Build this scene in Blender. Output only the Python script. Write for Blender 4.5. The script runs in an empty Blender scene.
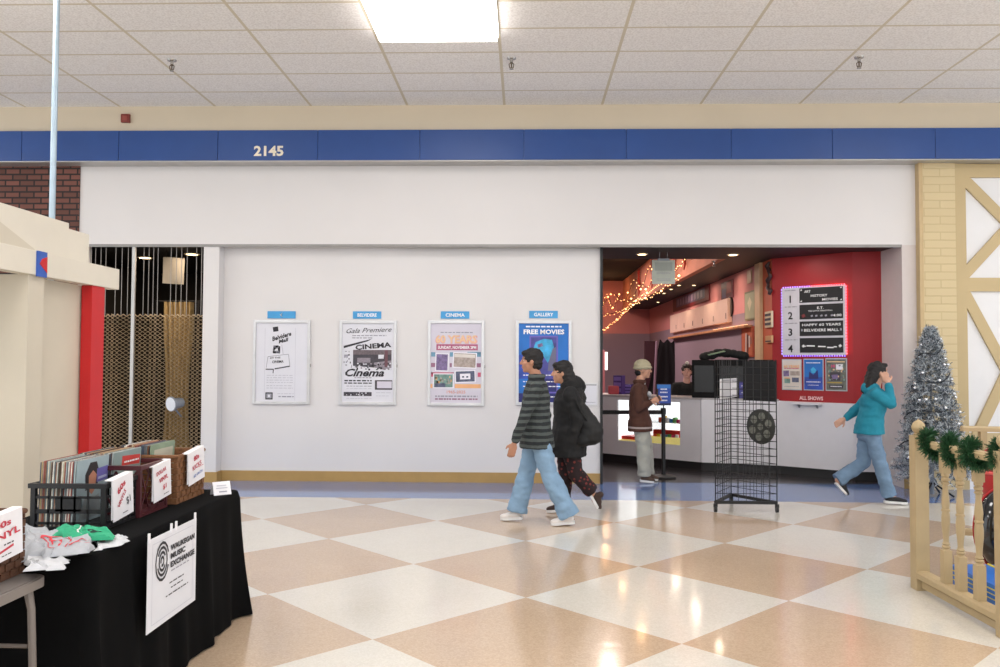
import bpy, math, random
from mathutils import Vector, Matrix, noise
random.seed(7)
C = bpy.context.scene.collection
R_ = math.radians
# ---------------------------------------------------------------- camera model (pinhole, real place in metres)
FOC, YAW, PITCH, ROLL, EYE = 825.62, .0287, .0336, .0046, 1.5625
def cam_rows():
    cy, sy = math.cos(YAW), math.sin(YAW); cp, sp = math.cos(PITCH), math.sin(PITCH); cr, sr = math.cos(ROLL), math.sin(ROLL)
    R1 = Matrix(((cy, sy, 0), (-sy, cy, 0), (0, 0, 1)))
    R2 = Matrix(((1, 0, 0), (0, cp, sp), (0, -sp, cp)))
    R3 = Matrix(((cr, 0, sr), (0, 1, 0), (-sr, 0, cr)))
    return R3 @ R2 @ R1
RM = cam_rows()
def ray(px, py): return RM.transposed() @ Vector(((px-500)/FOC, 1, -(py-333.5)/FOC))
def at(px, py, Y):
    d = ray(px, py); return d * (Y/d.y) + Vector((0, 0, EYE))
def gr(px, py, z=0):
    d = ray(px, py); return d * ((z-EYE)/d.z) + Vector((0, 0, EYE))
def onseg(px, py, A, B):
    """where the sight line of a measured point meets the upright plane through A and B"""
    d = ray(px, py); n = Vector((-(B[1]-A[1]), B[0]-A[0], 0))
    t = n.dot(Vector((A[0], A[1], 0))) / n.dot(d)
    return d*t + Vector((0, 0, EYE))
cam_d = bpy.data.cameras.new('camera'); cam = bpy.data.objects.new('camera', cam_d); C.objects.link(cam)
cam_d.sensor_width = 36; cam_d.lens = FOC*36/1000; cam_d.clip_end = 200
m3 = Matrix((RM[0], RM[2], -RM[1])).transposed()
cam.matrix_world = Matrix.Translation((0, 0, EYE)) @ m3.to_4x4()
bpy.context.scene.camera = cam

# ---------------------------------------------------------------- materials
def lin(c):
    if isinstance(c, str): c = tuple(int(c[i:i+2], 16)/255 for i in (0, 2, 4))
    return tuple(((v/12.92) if v <= .04045 else ((v+.055)/1.055)**2.4) for v in c[:3]) + (1,)
MC = {}
def mat(key, col, rough=.6, metal=0., var=.06, scale=8., bump=0., bscale=60., spec=.5, coat=0., emit=None, estr=0.):
    if key in MC: return MC[key]
    m = bpy.data.materials.new(key); m.use_nodes = True; nt = m.node_tree; b = nt.nodes['Principled BSDF']
    b.inputs['Roughness'].default_value = rough; b.inputs['Metallic'].default_value = metal
    b.inputs['Specular IOR Level'].default_value = spec; b.inputs['Coat Weight'].default_value = coat
    tc = nt.nodes.new('ShaderNodeTexCoord')
    c = lin(col)
    n = nt.nodes.new('ShaderNodeTexNoise'); n.inputs['Scale'].default_value = scale; n.inputs['Detail'].default_value = 4
    nt.links.new(tc.outputs['Object'], n.inputs['Vector'])
    r = nt.nodes.new('ShaderNodeValToRGB'); r.color_ramp.elements[0].position = .3; r.color_ramp.elements[1].position = .7
    r.color_ramp.elements[0].color = tuple(max(0, v*(1-var)) for v in c[:3])+(1,)
    r.color_ramp.elements[1].color = tuple(min(1, v*(1+var)) for v in c[:3])+(1,)
    nt.links.new(n.outputs['Fac'], r.inputs['Fac']); nt.links.new(r.outputs['Color'], b.inputs['Base Color'])
    if bump:
        n2 = nt.nodes.new('ShaderNodeTexNoise'); n2.inputs['Scale'].default_value = bscale; n2.inputs['Detail'].default_value = 3
        nt.links.new(tc.outputs['Object'], n2.inputs['Vector'])
        bp = nt.nodes.new('ShaderNodeBump'); bp.inputs['Strength'].default_value = bump; bp.inputs['Distance'].default_value = .01
        nt.links.new(n2.outputs['Fac'], bp.inputs['Height']); nt.links.new(bp.outputs['Normal'], b.inputs['Normal'])
    if emit:
        b.inputs['Emission Color'].default_value = lin(emit); b.inputs['Emission Strength'].default_value = estr
    MC[key] = m; return m
def nodes(m): return m.node_tree, m.node_tree.nodes['Principled BSDF']
def math_n(nt, op, a, b=None, c=None):
    n = nt.nodes.new('ShaderNodeMath'); n.operation = op
    for i, v in enumerate((a, b, c)):
        if v is None: continue
        if isinstance(v, (int, float)): n.inputs[i].default_value = v
        else: nt.links.new(v, n.inputs[i])
    return n.outputs[0]
def mixc(nt, fac, a, b):
    n = nt.nodes.new('ShaderNodeMix'); n.data_type = 'RGBA'
    if isinstance(fac, (int, float)): n.inputs['Factor'].default_value = fac
    else: nt.links.new(fac, n.inputs['Factor'])
    for v, s in ((a, n.inputs[6]), (b, n.inputs[7])):
        if isinstance(v, tuple): s.default_value = v
        else: nt.links.new(v, s)
    return n.outputs[2]
# ---------------------------------------------------------------- mesh builder
def wloc(o):
    p = Vector((0, 0, 0))
    while o: p += o.location; o = o.parent
    return p
def tag(o, label=None, cat=None, group=None, kind=None):
    if label: o['label'] = label
    if cat: o['category'] = cat
    if group: o['group'] = group
    if kind: o['kind'] = kind
    return o
class MB:
    def __init__(s): s.v = []; s.f = []; s.mi = []; s.m = 0
    def add(s, vs, fs):
        o = len(s.v); s.v += [Vector(v) for v in vs]
        for f in fs: s.f.append([i+o for i in f]); s.mi.append(s.m)
        return s
    def mat(s, i): s.m = i; return s
    def box(s, a, b, M=None):
        x0, y0, z0 = a; x1, y1, z1 = b
        vs = [Vector(p) for p in ((x0,y0,z0),(x1,y0,z0),(x1,y1,z0),(x0,y1,z0),(x0,y0,z1),(x1,y0,z1),(x1,y1,z1),(x0,y1,z1))]
        if M: vs = [M @ v for v in vs]
        return s.add(vs, [(0,3,2,1),(4,5,6,7),(0,1,5,4),(1,2,6,5),(2,3,7,6),(3,0,4,7)])
    def bbox(s, a, b, bev=.01, M=None):
        """box with chamfered edges"""
        import bmesh
        bm = bmesh.new(); t = MB().box(a, b)
        vv = [bm.verts.new(v) for v in t.v]
        for f in t.f: bm.faces.new([vv[i] for i in f])
        bmesh.ops.bevel(bm, geom=bm.edges[:], offset=bev, segments=2, profile=.7, affect='EDGES')
        bm.verts.index_update()
        vs = [(M @ v.co if M else v.co.copy()) for v in bm.verts]; fs = [[v.index for v in f.verts] for f in bm.faces]; bm.free()
        return s.add(vs, fs)
    def prism(s, pts, off):
        """polygon (3-D points) pushed by vector off"""
        n = len(pts); off = Vector(off); P = [Vector(p) for p in pts]
        return s.add(P+[p+off for p in P], [list(range(n))[::-1], [i+n for i in range(n)]]+[(i, (i+1) % n, (i+1) % n+n, i+n) for i in range(n)])
    def quad(s, *p): return s.add(p, [list(range(len(p)))])
    def tube(s, pts, r, n=6, closed=False):
        P = [Vector(p) for p in pts]; k = len(P); rs = r if isinstance(r, (list, tuple)) else [r]*k; vs = []; fs = []
        up = None
        for i, p in enumerate(P):
            a = P[i-1] if i > 0 else (P[-1] if closed else P[0]); b = P[(i+1) % k] if (i < k-1 or closed) else P[-1]
            d = (b-a)
            if d.length < 1e-9: d = Vector((0, 0, 1))
            d.normalize()
            if up is None: up = Vector((0, 0, 1)) if abs(d.z) < .9 else Vector((1, 0, 0))
            u = up - d*up.dot(d)
            if u.length < 1e-4: u = Vector((0, 1, 0)).cross(d)
            u.normalize(); w = d.cross(u); up = u
            for j in range(n):
                t = 2*math.pi*j/n; vs.append(p+(u*math.cos(t)+w*math.sin(t))*rs[i])
        m = k if closed else k-1
        for i in range(m):
            for j in range(n):
                a = i*n+j; b = i*n+(j+1) % n; c = ((i+1) % k)*n+(j+1) % n; d = ((i+1) % k)*n+j
                fs.append((a, b, c, d))
        if not closed: fs += [list(range(n))[::-1], [(k-1)*n+j for j in range(n)]]
        return s.add(vs, fs)
    def lathe(s, prof, n=24, M=None, c=(0,0,0)):
        vs = []; fs = []; k = len(prof)
        for r, z in prof:
            for j in range(n):
                t = 2*math.pi*j/n; v = Vector((c[0]+r*math.cos(t), c[1]+r*math.sin(t), c[2]+z)); vs.append(M @ v if M else v)
        for i in range(k-1):
            for j in range(n): fs.append((i*n+j, i*n+(j+1) % n, (i+1)*n+(j+1) % n, (i+1)*n+j))
        fs += [list(range(n))[::-1], [(k-1)*n+j for j in range(n)]]
        return s.add(vs, fs)
    def ball(s, c, r, n=12, rot=None):
        r = (r, r, r) if isinstance(r, (int, float)) else r; c = Vector(c); vs = [];fs = []
        h = max(4, n//2+1)
        for i in range(1, h):
            ph = math.pi*i/h
            for j in range(n):
                t = 2*math.pi*j/n
                v = Vector((r[0]*math.sin(ph)*math.cos(t), r[1]*math.sin(ph)*math.sin(t), r[2]*math.cos(ph)))
                vs.append(c+(rot @ v if rot else v))
        for i in range(h-2):
            for j in range(n): fs.append((i*n+j, (i+1)*n+j, (i+1)*n+(j+1) % n, i*n+(j+1) % n))
        for z, i0 in ((1, 0), (-1, (h-2)*n)):
            v = Vector((0, 0, z*r[2])); vs.append(c+(rot @ v if rot else v)); k = len(vs)-1
            for j in range(n):
                f = (k, i0+j, i0+(j+1) % n); fs.append(f if z > 0 else f[::-1])
        return s.add(vs, fs)
    def cap(s, p0, p1, r0, r1, n=12):
        """tapered limb piece with round ends"""
        p0 = Vector(p0); p1 = Vector(p1); d = (p1-p0); L = d.length
        if L < 1e-6: return s.ball(p0, r0, n)
        q = d.to_track_quat('Z', 'Y').to_matrix(); prof = []
        for a in (-80, -50, -20): prof.append((r0*math.cos(R_(a)), r0*math.sin(R_(a))))
        for k in range(1, 6): t = k/6; prof.append((r0+(r1-r0)*t, L*t))
        for a in (20, 50, 80): prof.append((r1*math.cos(R_(a)), L+r1*math.sin(R_(a))))
        return s.lathe(prof, n, Matrix.Translation(p0) @ q.to_4x4())
    def loft(s, rings, n=20):
        """rings: (centre, half-width along a, half-width along b, a, b)"""
        vs = []; fs = []
        for c, ra, rb, a, b in rings:
            for j in range(n):
                t = 2*math.pi*j/n; vs.append(Vector(c)+Vector(a)*ra*math.cos(t)+Vector(b)*rb*math.sin(t))
        k = len(rings)
        for i in range(k-1):
            for j in range(n): fs.append((i*n+j, i*n+(j+1) % n, (i+1)*n+(j+1) % n, (i+1)*n+j))
        fs += [list(range(n))[::-1], [(k-1)*n+j for j in range(n)]]
        return s.add(vs, fs)
    def text(s, st, size, O, U, V, lift=.002, depth=.001, bold=0., align='CENTER', width=None, shear=0.):
        cu = bpy.data.curves.new('t', 'FONT'); cu.body = st; cu.size = 1; cu.extrude = 0; cu.align_x = align; cu.offset = bold; cu.shear = shear
        cu.resolution_u = 2
        ob = bpy.data.objects.new('t', cu); C.objects.link(ob)
        dg = bpy.context.evaluated_depsgraph_get(); me = bpy.data.meshes.new_from_object(ob.evaluated_get(dg))
        U = Vector(U).normalized(); V = Vector(V).normalized(); N = U.cross(V)
        vv = [v.co.copy() for v in me.vertices]; fs = [list(p.vertices) for p in me.polygons]
        if vv:
            w = max(v.x for v in vv)-min(v.x for v in vv); sx = size if not width else width/w
            base = [Vector(O)+U*v.x*sx+V*v.y*size+N*lift for v in vv]
            s.add(base, fs)
        bpy.data.objects.remove(ob); bpy.data.meshes.remove(me); bpy.data.curves.remove(cu)
        return s
    def build(s, name, mats, parent=None, local=False, smooth=False, **k):
        me = bpy.data.meshes.new(name)
        off = wloc(parent) if (parent and not local) else Vector((0, 0, 0))
        me.from_pydata([v-off for v in s.v], [], s.f)
        ml = mats if isinstance(mats, (list, tuple)) else [mats]
        for m in ml: me.materials.append(m)
        me.polygons.foreach_set('material_index', [min(i, len(ml)-1) for i in s.mi])
        if smooth:
            me.polygons.foreach_set('use_smooth', [True]*len(me.polygons))
        me.update()
        ob = bpy.data.objects.new(name, me); C.objects.link(ob); ob.parent = parent
        if smooth == 'auto':
            try: me.set_sharp_from_angle(angle=R_(35))
            except Exception: pass
        if k: tag(ob, **k)
        return ob
def empty(name, loc, label=None, cat=None, group=None, rz=0, kind=None):
    o = bpy.data.objects.new(name, None); o.location = loc; o.rotation_euler = (0, 0, rz); o.empty_display_size = .1
    C.objects.link(o); tag(o, label, cat, group, kind); return o
def copy_tree(o, parent=None):
    c = o.copy(); C.objects.link(c); c.parent = parent
    for ch in [x for x in C.objects if x.parent == o]: copy_tree(ch, c)
    return c
def copy_thing(root, kids, loc, label=None):
    r = root.copy(); C.objects.link(r); r.location = loc
    if label: r['label'] = label
    for k in kids:
        c = k.copy(); C.objects.link(c); c.parent = r
    return r
def struct(mb, name, m, **k): return mb.build(name, m, kind='structure', **k)
X3, Y3, Z3 = Vector((1,0,0)), Vector((0,1,0)), Vector((0,0,1))

# ---------------------------------------------------------------- base materials
white_wall = mat('painted drywall', 'dcd9d9', .55, var=.015, scale=1.5, bump=.05, bscale=120)
cream_wall = mat('cream bulkhead paint', 'cfc2ac', .6, var=.02, scale=2)
tan_base = mat('tan rubber base', 'b08e55', .5, var=.05)
blue_band = mat('blue laminate', '1e4689', .4, var=.05, scale=3)
HALL_W = 19
# ================================================================= THE HALL
FW = 10.5      # facade plane
PW = 10.68     # poster wall plane
BH = 10.23     # bulkhead plane above
CEIL = 1.5625+3.2059
def zf(py, Y=FW, px=500): return at(px, py, Y).z
def xf(px, Y=FW, py=360): return at(px, py, Y).x
# ---- hall floor: big diamond check of cream and tan composition tile
fm = mat('floor tile', 'e6ddd0', .13, var=.02, spec=.55, coat=.25)
nt, b = nodes(fm); b.inputs['Coat Roughness'].default_value = .06
tc = nt.nodes.new('ShaderNodeTexCoord'); sp = nt.nodes.new('ShaderNodeSeparateXYZ'); nt.links.new(tc.outputs['Object'], sp.inputs[0])
D = .862
c_ = math_n(nt, 'DIVIDE', math_n(nt, 'SUBTRACT', sp.outputs[0], .0208), D)
r_ = math_n(nt, 'DIVIDE', math_n(nt, 'SUBTRACT', sp.outputs[1], 4.663), D)
aa = math_n(nt, 'FLOOR', math_n(nt, 'MULTIPLY', math_n(nt, 'SUBTRACT', math_n(nt, 'ADD', c_, r_), 1.), .5))
bb = math_n(nt, 'FLOOR', math_n(nt, 'MULTIPLY', math_n(nt, 'SUBTRACT', math_n(nt, 'SUBTRACT', c_, r_), 1.), .5))
par = math_n(nt, 'FLOORED_MODULO', math_n(nt, 'ADD', aa, bb), 2.)
vo = nt.nodes.new('ShaderNodeTexVoronoi'); vo.inputs['Scale'].default_value = 110; nt.links.new(tc.outputs['Object'], vo.inputs['Vector'])
big = nt.nodes.new('ShaderNodeTexNoise'); big.inputs['Scale'].default_value = 1.4; big.inputs['Detail'].default_value = 5; nt.links.new(tc.outputs['Object'], big.inputs['Vector'])
sv = nt.nodes.new('ShaderNodeSeparateColor'); nt.links.new(vo.outputs['Color'], sv.inputs[0])
f1 = math_n(nt, 'MULTIPLY', math_n(nt, 'ADD', sv.outputs[0], math_n(nt, 'MULTIPLY', big.outputs['Fac'], .8)), .6)
tanc = mixc(nt, f1, lin('b29a82'), lin('ccb59c')); crm = mixc(nt, f1, lin('cbc6bb'), lin('dedad2'))
col = mixc(nt, par, tanc, crm); nt.links.new(col, b.inputs['Base Color'])
rr = math_n(nt, 'ADD', .10, math_n(nt, 'MULTIPLY', big.outputs['Fac'], .10)); nt.links.new(rr, b.inputs['Roughness'])
bn = nt.nodes.new('ShaderNodeTexNoise'); bn.inputs['Scale'].default_value = 7; nt.links.new(tc.outputs['Object'], bn.inputs['Vector'])
bp = nt.nodes.new('ShaderNodeBump'); bp.inputs['Strength'].default_value = .05; bp.inputs['Distance'].default_value = .02
nt.links.new(bn.outputs['Fac'], bp.inputs['Height']); nt.links.new(bp.outputs['Normal'], b.inputs['Normal'])
struct(MB().box((-11.5, -5, -.2), (11.5, 9.42, 0)), 'floor', fm)
bm_ = mat('blue floor tile', '5f7fb8', .14, var=.08, scale=60, spec=.55, coat=.25)
struct(MB().box((-11.5, 9.42, -.2), (11.5, 10.82, 0)), 'floor_border', bm_)
dk = mat('dark speckled cinema floor', '3a3638', .2, var=.25, scale=40, spec=.5)
struct(MB().box((-1.6, 10.82, -.2), (6, 24, 0)), 'floor_cinema', dk)
struct(MB().box((-6.5, 10.82, -.2), (-1.7, 14.3, 0)), 'floor_shop', dk)
# ---- ceiling: 4 x 2 ft lay-in tiles in a cream grid
cm = mat('ceiling tile', 'd6d3ce', .85, var=.015, spec=.2)
nt, b = nodes(cm); tc = nt.nodes.new('ShaderNodeTexCoord'); sp = nt.nodes.new('ShaderNodeSeparateXYZ'); nt.links.new(tc.outputs['Object'], sp.inputs[0])
def gridline(axis, org, per, hw):
    f = math_n(nt, 'FLOORED_MODULO', math_n(nt, 'ADD', math_n(nt, 'SUBTRACT', sp.outputs[axis], org), per/2), per)
    return math_n(nt, 'LESS_THAN', math_n(nt, 'ABSOLUTE', math_n(nt, 'SUBTRACT', f, per/2)), hw)
g = math_n(nt, 'MAXIMUM', gridline(0, -5.1289, 1.2192, .016), gridline(1, 9.6797, .6096, .015))
n1 = nt.nodes.new('ShaderNodeTexNoise'); n1.inputs['Scale'].default_value = 55; n1.inputs['Detail'].default_value = 6; nt.links.new(tc.outputs['Object'], n1.inputs['Vector'])
rp = nt.nodes.new('ShaderNodeValToRGB'); rp.color_ramp.elements[0].position = .35; rp.color_ramp.elements[0].color = lin('dedbd8'); rp.color_ramp.elements[1].position = .6; rp.color_ramp.elements[1].color = lin('f2f0ee')
nt.links.new(n1.outputs['Fac'], rp.inputs['Fac'])
nt.links.new(mixc(nt, g, rp.outputs['Color'], lin('cfc6b2')), b.inputs['Base Color'])
bp = nt.nodes.new('ShaderNodeBump'); bp.inputs['Strength'].default_value = .25; bp.inputs['Distance'].default_value = .01
nt.links.new(math_n(nt, 'ADD', n1.outputs['Fac'], math_n(nt, 'MULTIPLY', g, -1.)), bp.inputs['Height']); nt.links.new(bp.outputs['Normal'], b.inputs['Normal'])
struct(MB().box((-11.5, -5, CEIL), (11.5, BH+.05, CEIL+.2)), 'ceiling', cm)
# ---- bulkhead and blue band
zb1, zb0 = 4.447, 4.068
struct(MB().box((-11.5, BH, zb1-.02), (11.5, BH+.3, CEIL)), 'wall_bulkhead', cream_wall)
seams = [22, 119, 218, 318, 420, 524, 626, 731, 832, 935]
xs = [-11.5]+[xf(p, BH-.04, 147) for p in seams]+[11.5]
mb = MB()
for a, c in zip(xs[:-1], xs[1:]): mb.bbox((a+.003, BH-.05, zb0), (c-.003, BH+.02, zb1), .004)
mb.box((-11.5, BH-.035, zb0+.002), (11.5, BH+.01, zb1-.002)); mb.mat(1).box((-11.5, BH-.03, zb0-.012), (11.5, BH+.05, zb0+.02)).box((-11.5, BH, zb0), (11.5, FW+.2, zb0+.03))
struct(mb, 'trim_band', [blue_band, mat('pale aluminium', 'b9b7b4', .4, .6)])
mb = MB().text('2145', .17, (xf(269, BH-.05, 152), BH-.05, 4.05+.075), X3, Z3, lift=.006, bold=.035, width=.375)
mb.build('address_number', mat('cream plastic', 'e8dfcc', .4), label='cream suite number 2145 on the blue band', cat='number')
# ---- facade walls
zs = zf(244.8)     # soffit of the recess
xl, xr = xf(80, FW, 200), xf(918.5, FW, 230)
zt = zb0+.02
struct(MB().box((xl, FW, zs), (xr, FW+.18, zt)), 'wall_facade', white_wall)
XO0, XO1 = xf(84.5, FW, 255), xf(203, FW, 300)
struct(MB().box((xl, FW, 0), (XO0, FW+.18, zs)), 'wall_facade_left', white_wall)
xp1 = xf(218.5, FW, 300)
struct(MB().box((XO1, FW, 0), (xp1, FW+.3, zs)), 'wall_pier', white_wall)
XP = xf(601, PW, 360)
struct(MB().box((xp1, PW, 0), (XP, PW+.12, zs+.1)), 'wall_poster', white_wall)
xj0, xj1 = xf(903, FW, 360), xr
struct(MB().box((xj0, FW, 0), (xj1, 11.6, zs)), 'wall_jamb', mat('jamb paint', 'd3cac8', .55, var=.02))
struct(MB().box((xp1-.02, PW-.016, 0), (XP, PW, .13)), 'baseboard_poster', tan_base)
struct(MB().box((XO1, FW-.016, 0), (xp1+.001, FW, .13)).box((xp1, FW-.016, 0), (xp1+.016, PW, .13)), 'baseboard_pier', tan_base)
struct(MB().box((xj0-.004, FW-.016, 0), (xj1, FW, .13)), 'baseboard_jamb', tan_base)
struct(MB().box((XP-.012, PW-.03, 0), (XP+.02, PW+.13, zs)), 'trim_1', mat('dark metal channel', '2a2a2c', .4, .5))
struct(MB().box((XO0, FW-.008, zs-.03), (xj0, FW+.02, zs+.005)), 'trim_2', mat('grey track', '8b8886', .4, .4))
# brick left
bk = mat('dark brick', '5c3a33', .85, var=.05)
nt, b = nodes(bk); tc = nt.nodes.new('ShaderNodeTexCoord'); sp = nt.nodes.new('ShaderNodeSeparateXYZ'); cb = nt.nodes.new('ShaderNodeCombineXYZ')
nt.links.new(tc.outputs['Object'], sp.inputs[0]); nt.links.new(sp.outputs[0], cb.inputs[0]); nt.links.new(sp.outputs[2], cb.inputs[1])
br = nt.nodes.new('ShaderNodeTexBrick'); nt.links.new(cb.outputs[0], br.inputs['Vector'])
br.inputs['Scale'].default_value = 1; br.inputs['Brick Width'].default_value = .19; br.inputs['Row Height'].default_value = .0762; br.inputs['Mortar Size'].default_value = .011
br.inputs['Color1'].default_value = lin('7c4f45'); br.inputs['Color2'].default_value = lin('5f3d35'); br.inputs['Mortar'].default_value = lin('2d2625')
nt.links.new(br.outputs['Color'], b.inputs['Base Color'])
bp = nt.nodes.new('ShaderNodeBump'); bp.inputs['Strength'].default_value = .6; bp.inputs['Distance'].default_value = .01; bp.invert = True
nt.links.new(br.outputs['Fac'], bp.inputs['Height']); nt.links.new(bp.outputs['Normal'], b.inputs['Normal'])
struct(MB().box((-11.5, FW-.02, 0), (xl, FW+.2, zt)), 'wall_brick', bk)
# cream brick pilaster and half-timbered wall at right
cb_m = bk.copy(); cb_m.name = 'painted cream brick'
for n in cb_m.node_tree.nodes:
    if n.type == 'TEX_BRICK':
        n.inputs['Brick Width'].default_value = .4; n.inputs['Mortar Size'].default_value = .007; n.inputs['Row Height'].default_value = .1
        n.inputs['Color1'].default_value = lin('d3c19a'); n.inputs['Color2'].default_value = lin('d0be97'); n.inputs['Mortar'].default_value = lin('c7b48c')
xb = xf(957.5, FW-.08)
struct(MB().box((xr, FW-.08, 0), (xb, FW+.2, zt)), 'wall_pilaster', cb_m)
struct(MB().box((xr-.035, FW-.1, 0), (xr+.01, FW, zt)), 'trim_3', mat('beige trim paint', 'c4ab80', .5))
struct(MB().box((xb, FW-.02, 0), (11.5, FW+.2, zt)), 'wall_right', mat('white stucco', 'e4e4e6', .6, var=.01, bump=.1))
tim = mat('beige timber paint', 'bfaa80', .5, var=.03, scale=3)
mb = MB(); yt = FW-.06
def beam(p, q, w):
    a = at(p[0], p[1], yt); c = at(q[0], q[1], yt); d = (c-a).normalized(); n = Vector((-d.z, 0, d.x))*w/2
    mb.prism([q+Vector((0, .008, 0)) for q in (a+n, a-n, c-n, c+n)], (0, .048, 0))
S = FOC/yt
mb.box((xb, yt, 0), (xb+.14, FW, zt))
for (z_, x_) in ((170.5, 0), (284.5, 0)):
    zc = zf(z_, yt, 980); mb.box((xb+.14, yt+.004, zc-.085), (9, FW, zc+.085))
beam((962, 176), (1010, 224), .13); beam((964, 276), (1010, 226), .13)
beam((964, 290), (1046, 442), .13); beam((972, 448), (1046, 292), .13)
beam((1058, 176), (1010, 224), .13); beam((1056, 276), (1010, 226), .13)
mb.box((xf(1054, yt), yt, 0), (xf(1054, yt)+.14, FW, zt))
zc = zf(440, yt, 980); mb.box((xb+.14, yt+.004, zc-.085), (9, FW, zc+.085))
struct(mb, 'trim_timber', tim)
# the hall stays open at its far sides, so that added world fill light reaches ceiling and facade

# ---- ceiling fixtures (square drop lights)
lens = mat('acrylic light lens', 'ffffff', .4, var=0, emit='fff8f2', estr=8.5)
rimm = mat('white fixture rim', 'e9e6e2', .5)
FX = [(-.84, 7.36, 1.16, 1.16), (-4.52, 6.3, 1.16, 1.16), (5.3, 6.9, 1.16, 1.16), (2.2, 4.4, 1.16, 1.16), (-2.2, 3.2, 1.16, 1.16), (-5.5, 1.5, 1.2, 1.2), (-.9, .6, 1.2, 1.2), (2.8, .2, 1.2, 1.2), (6.4, 2.6, 1.2, 1.2),
      (-9, 7, 1.2, 1.2), (9.5, 7.2, 1.2, 1.2), (-9, 2, 1.2, 1.2), (10, 2, 1.2, 1.2), (-4, -3, 1.2, 1.2), (1, -3.4, 1.2, 1.2), (6, -3, 1.2, 1.2), (-8, -3, 1.2, 1.2)]
for i, (x, y, w, d) in enumerate(FX):
    lab = ['square ceiling light fixture glowing brightest above the poster wall', 'square ceiling light fixture above the cream kiosk at far left', 'square ceiling light fixture past the right edge of the view'][i] if i < 3 else 'square ceiling light fixture further back in the hall'
    t = empty('ceiling_light', (x, y, CEIL), lab, 'ceiling light', 'square ceiling light fixtures')
    M_ = MB(); M_.bbox((x-w/2, y-d/2, CEIL-.1), (x+w/2, y+d/2, CEIL-.03), .035); M_.build('lens', lens, t, smooth='auto')
    MB().box((x-w/2-.01, y-d/2-.01, CEIL-.035), (x+w/2+.01, y+d/2+.01, CEIL+.001)).build('rim', rimm, t)
# ---- sprinklers, strobe
chrome = mat('chrome', 'b5b3b0', .25, .9)
for i, (px, py, lab) in enumerate(((172, 66, 'ceiling sprinkler head at left, above the brick wall'), (511.5, 64, 'ceiling sprinkler head right of the bright light fixture'), (859, 63, 'ceiling sprinkler head at right, above the cream brick pilaster'))):
    d = ray(px, py-6); p = d*((CEIL-EYE)/d.z)+Vector((0, 0, EYE))
    t = empty('sprinkler', p, lab, 'sprinkler', 'ceiling sprinklers')
    p = Vector(p)
    MB().lathe([(.05, 0), (.045, -.012), (.018, -.02), (.016, -.05)], 16, c=p).build('escutcheon', chrome, t, smooth='auto')
    mb = MB().tube([p+Vector((0, 0, -.05)), p+Vector((.025, 0, -.065)), p+Vector((.02, 0, -.1)), p+Vector((0, 0, -.115))], .006)
    mb.tube([p+Vector((0, 0, -.05)), p+Vector((-.025, 0, -.065)), p+Vector((-.02, 0, -.1)), p+Vector((0, 0, -.115))], .006)
    mb.tube([p+Vector((0, 0, -.045)), p+Vector((0, 0, -.11))], .008)
    mb.build('frame', mat('bronze', '6b5c4c', .4, .7), t)
    MB().lathe([(.004, -.112), (.022, -.114), (.022, -.12), (.004, -.122)], 12, c=p).build('deflector', chrome, t)
p = at(126.5, 119, BH)
t = empty('fire_strobe', (p.x, BH, p.z), 'small dark red alarm box on the cream bulkhead above the brick wall', 'alarm')
MB().bbox((p.x-.055, BH-.045, p.z-.055), (p.x+.055, BH, p.z+.055), .012).build('housing', mat('dark red plastic', '7d2f28', .5), t)
MB().bbox((p.x-.03, BH-.052, p.z-.03), (p.x+.03, BH-.04, p.z+.03), .006).build('lens', mat('dull red lens', '93463c', .3), t)

# ================================================================= POSTER CASES
alu = mat('brushed aluminium frame', 'd2d2d4', .35, .5)
ink = mat('black ink', '2b2a30', .7, var=.1); grey_ink = mat('grey ink', '9a99a4', .7); pale_ink = mat('pale grey ink', 'bcbbc6', .7)
lab_blue = mat('blue label', '3f9bd6', .4); whitep = mat('white lettering', 'f2f2f4', .5)
def case(px0, py0, px1, py1, label):
    A = at(px0, py0, PW-.02); B = at(px1, py1, PW-.02)
    x0, x1, z0, z1 = A.x, B.x, B.z, A.z
    t = empty('poster_case', ((x0+x1)/2, PW, z0), label, 'poster', 'poster cases on the white wall')
    mb = MB(); w = .038; y0 = PW-.035
    for a, c in (((x0, y0, z0), (x0+w, PW, z1)), ((x1-w, y0, z0), (x1, PW, z1)), ((x0+w, y0, z1-w), (x1-w, PW, z1)), ((x0+w, y0, z0), (x1-w, PW, z0+w))): mb.bbox(a, c, .006)
    mb.build('frame', alu, t)
    MB().bbox((x1, PW-.03, (z0+z1)/2-.06), (x1+.012, PW-.01, (z0+z1)/2-.02), .003).build('latch', chrome, t)
    return t, x0+w*.8, x1-w*.8, z0+w*.8, z1-w*.8
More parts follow.
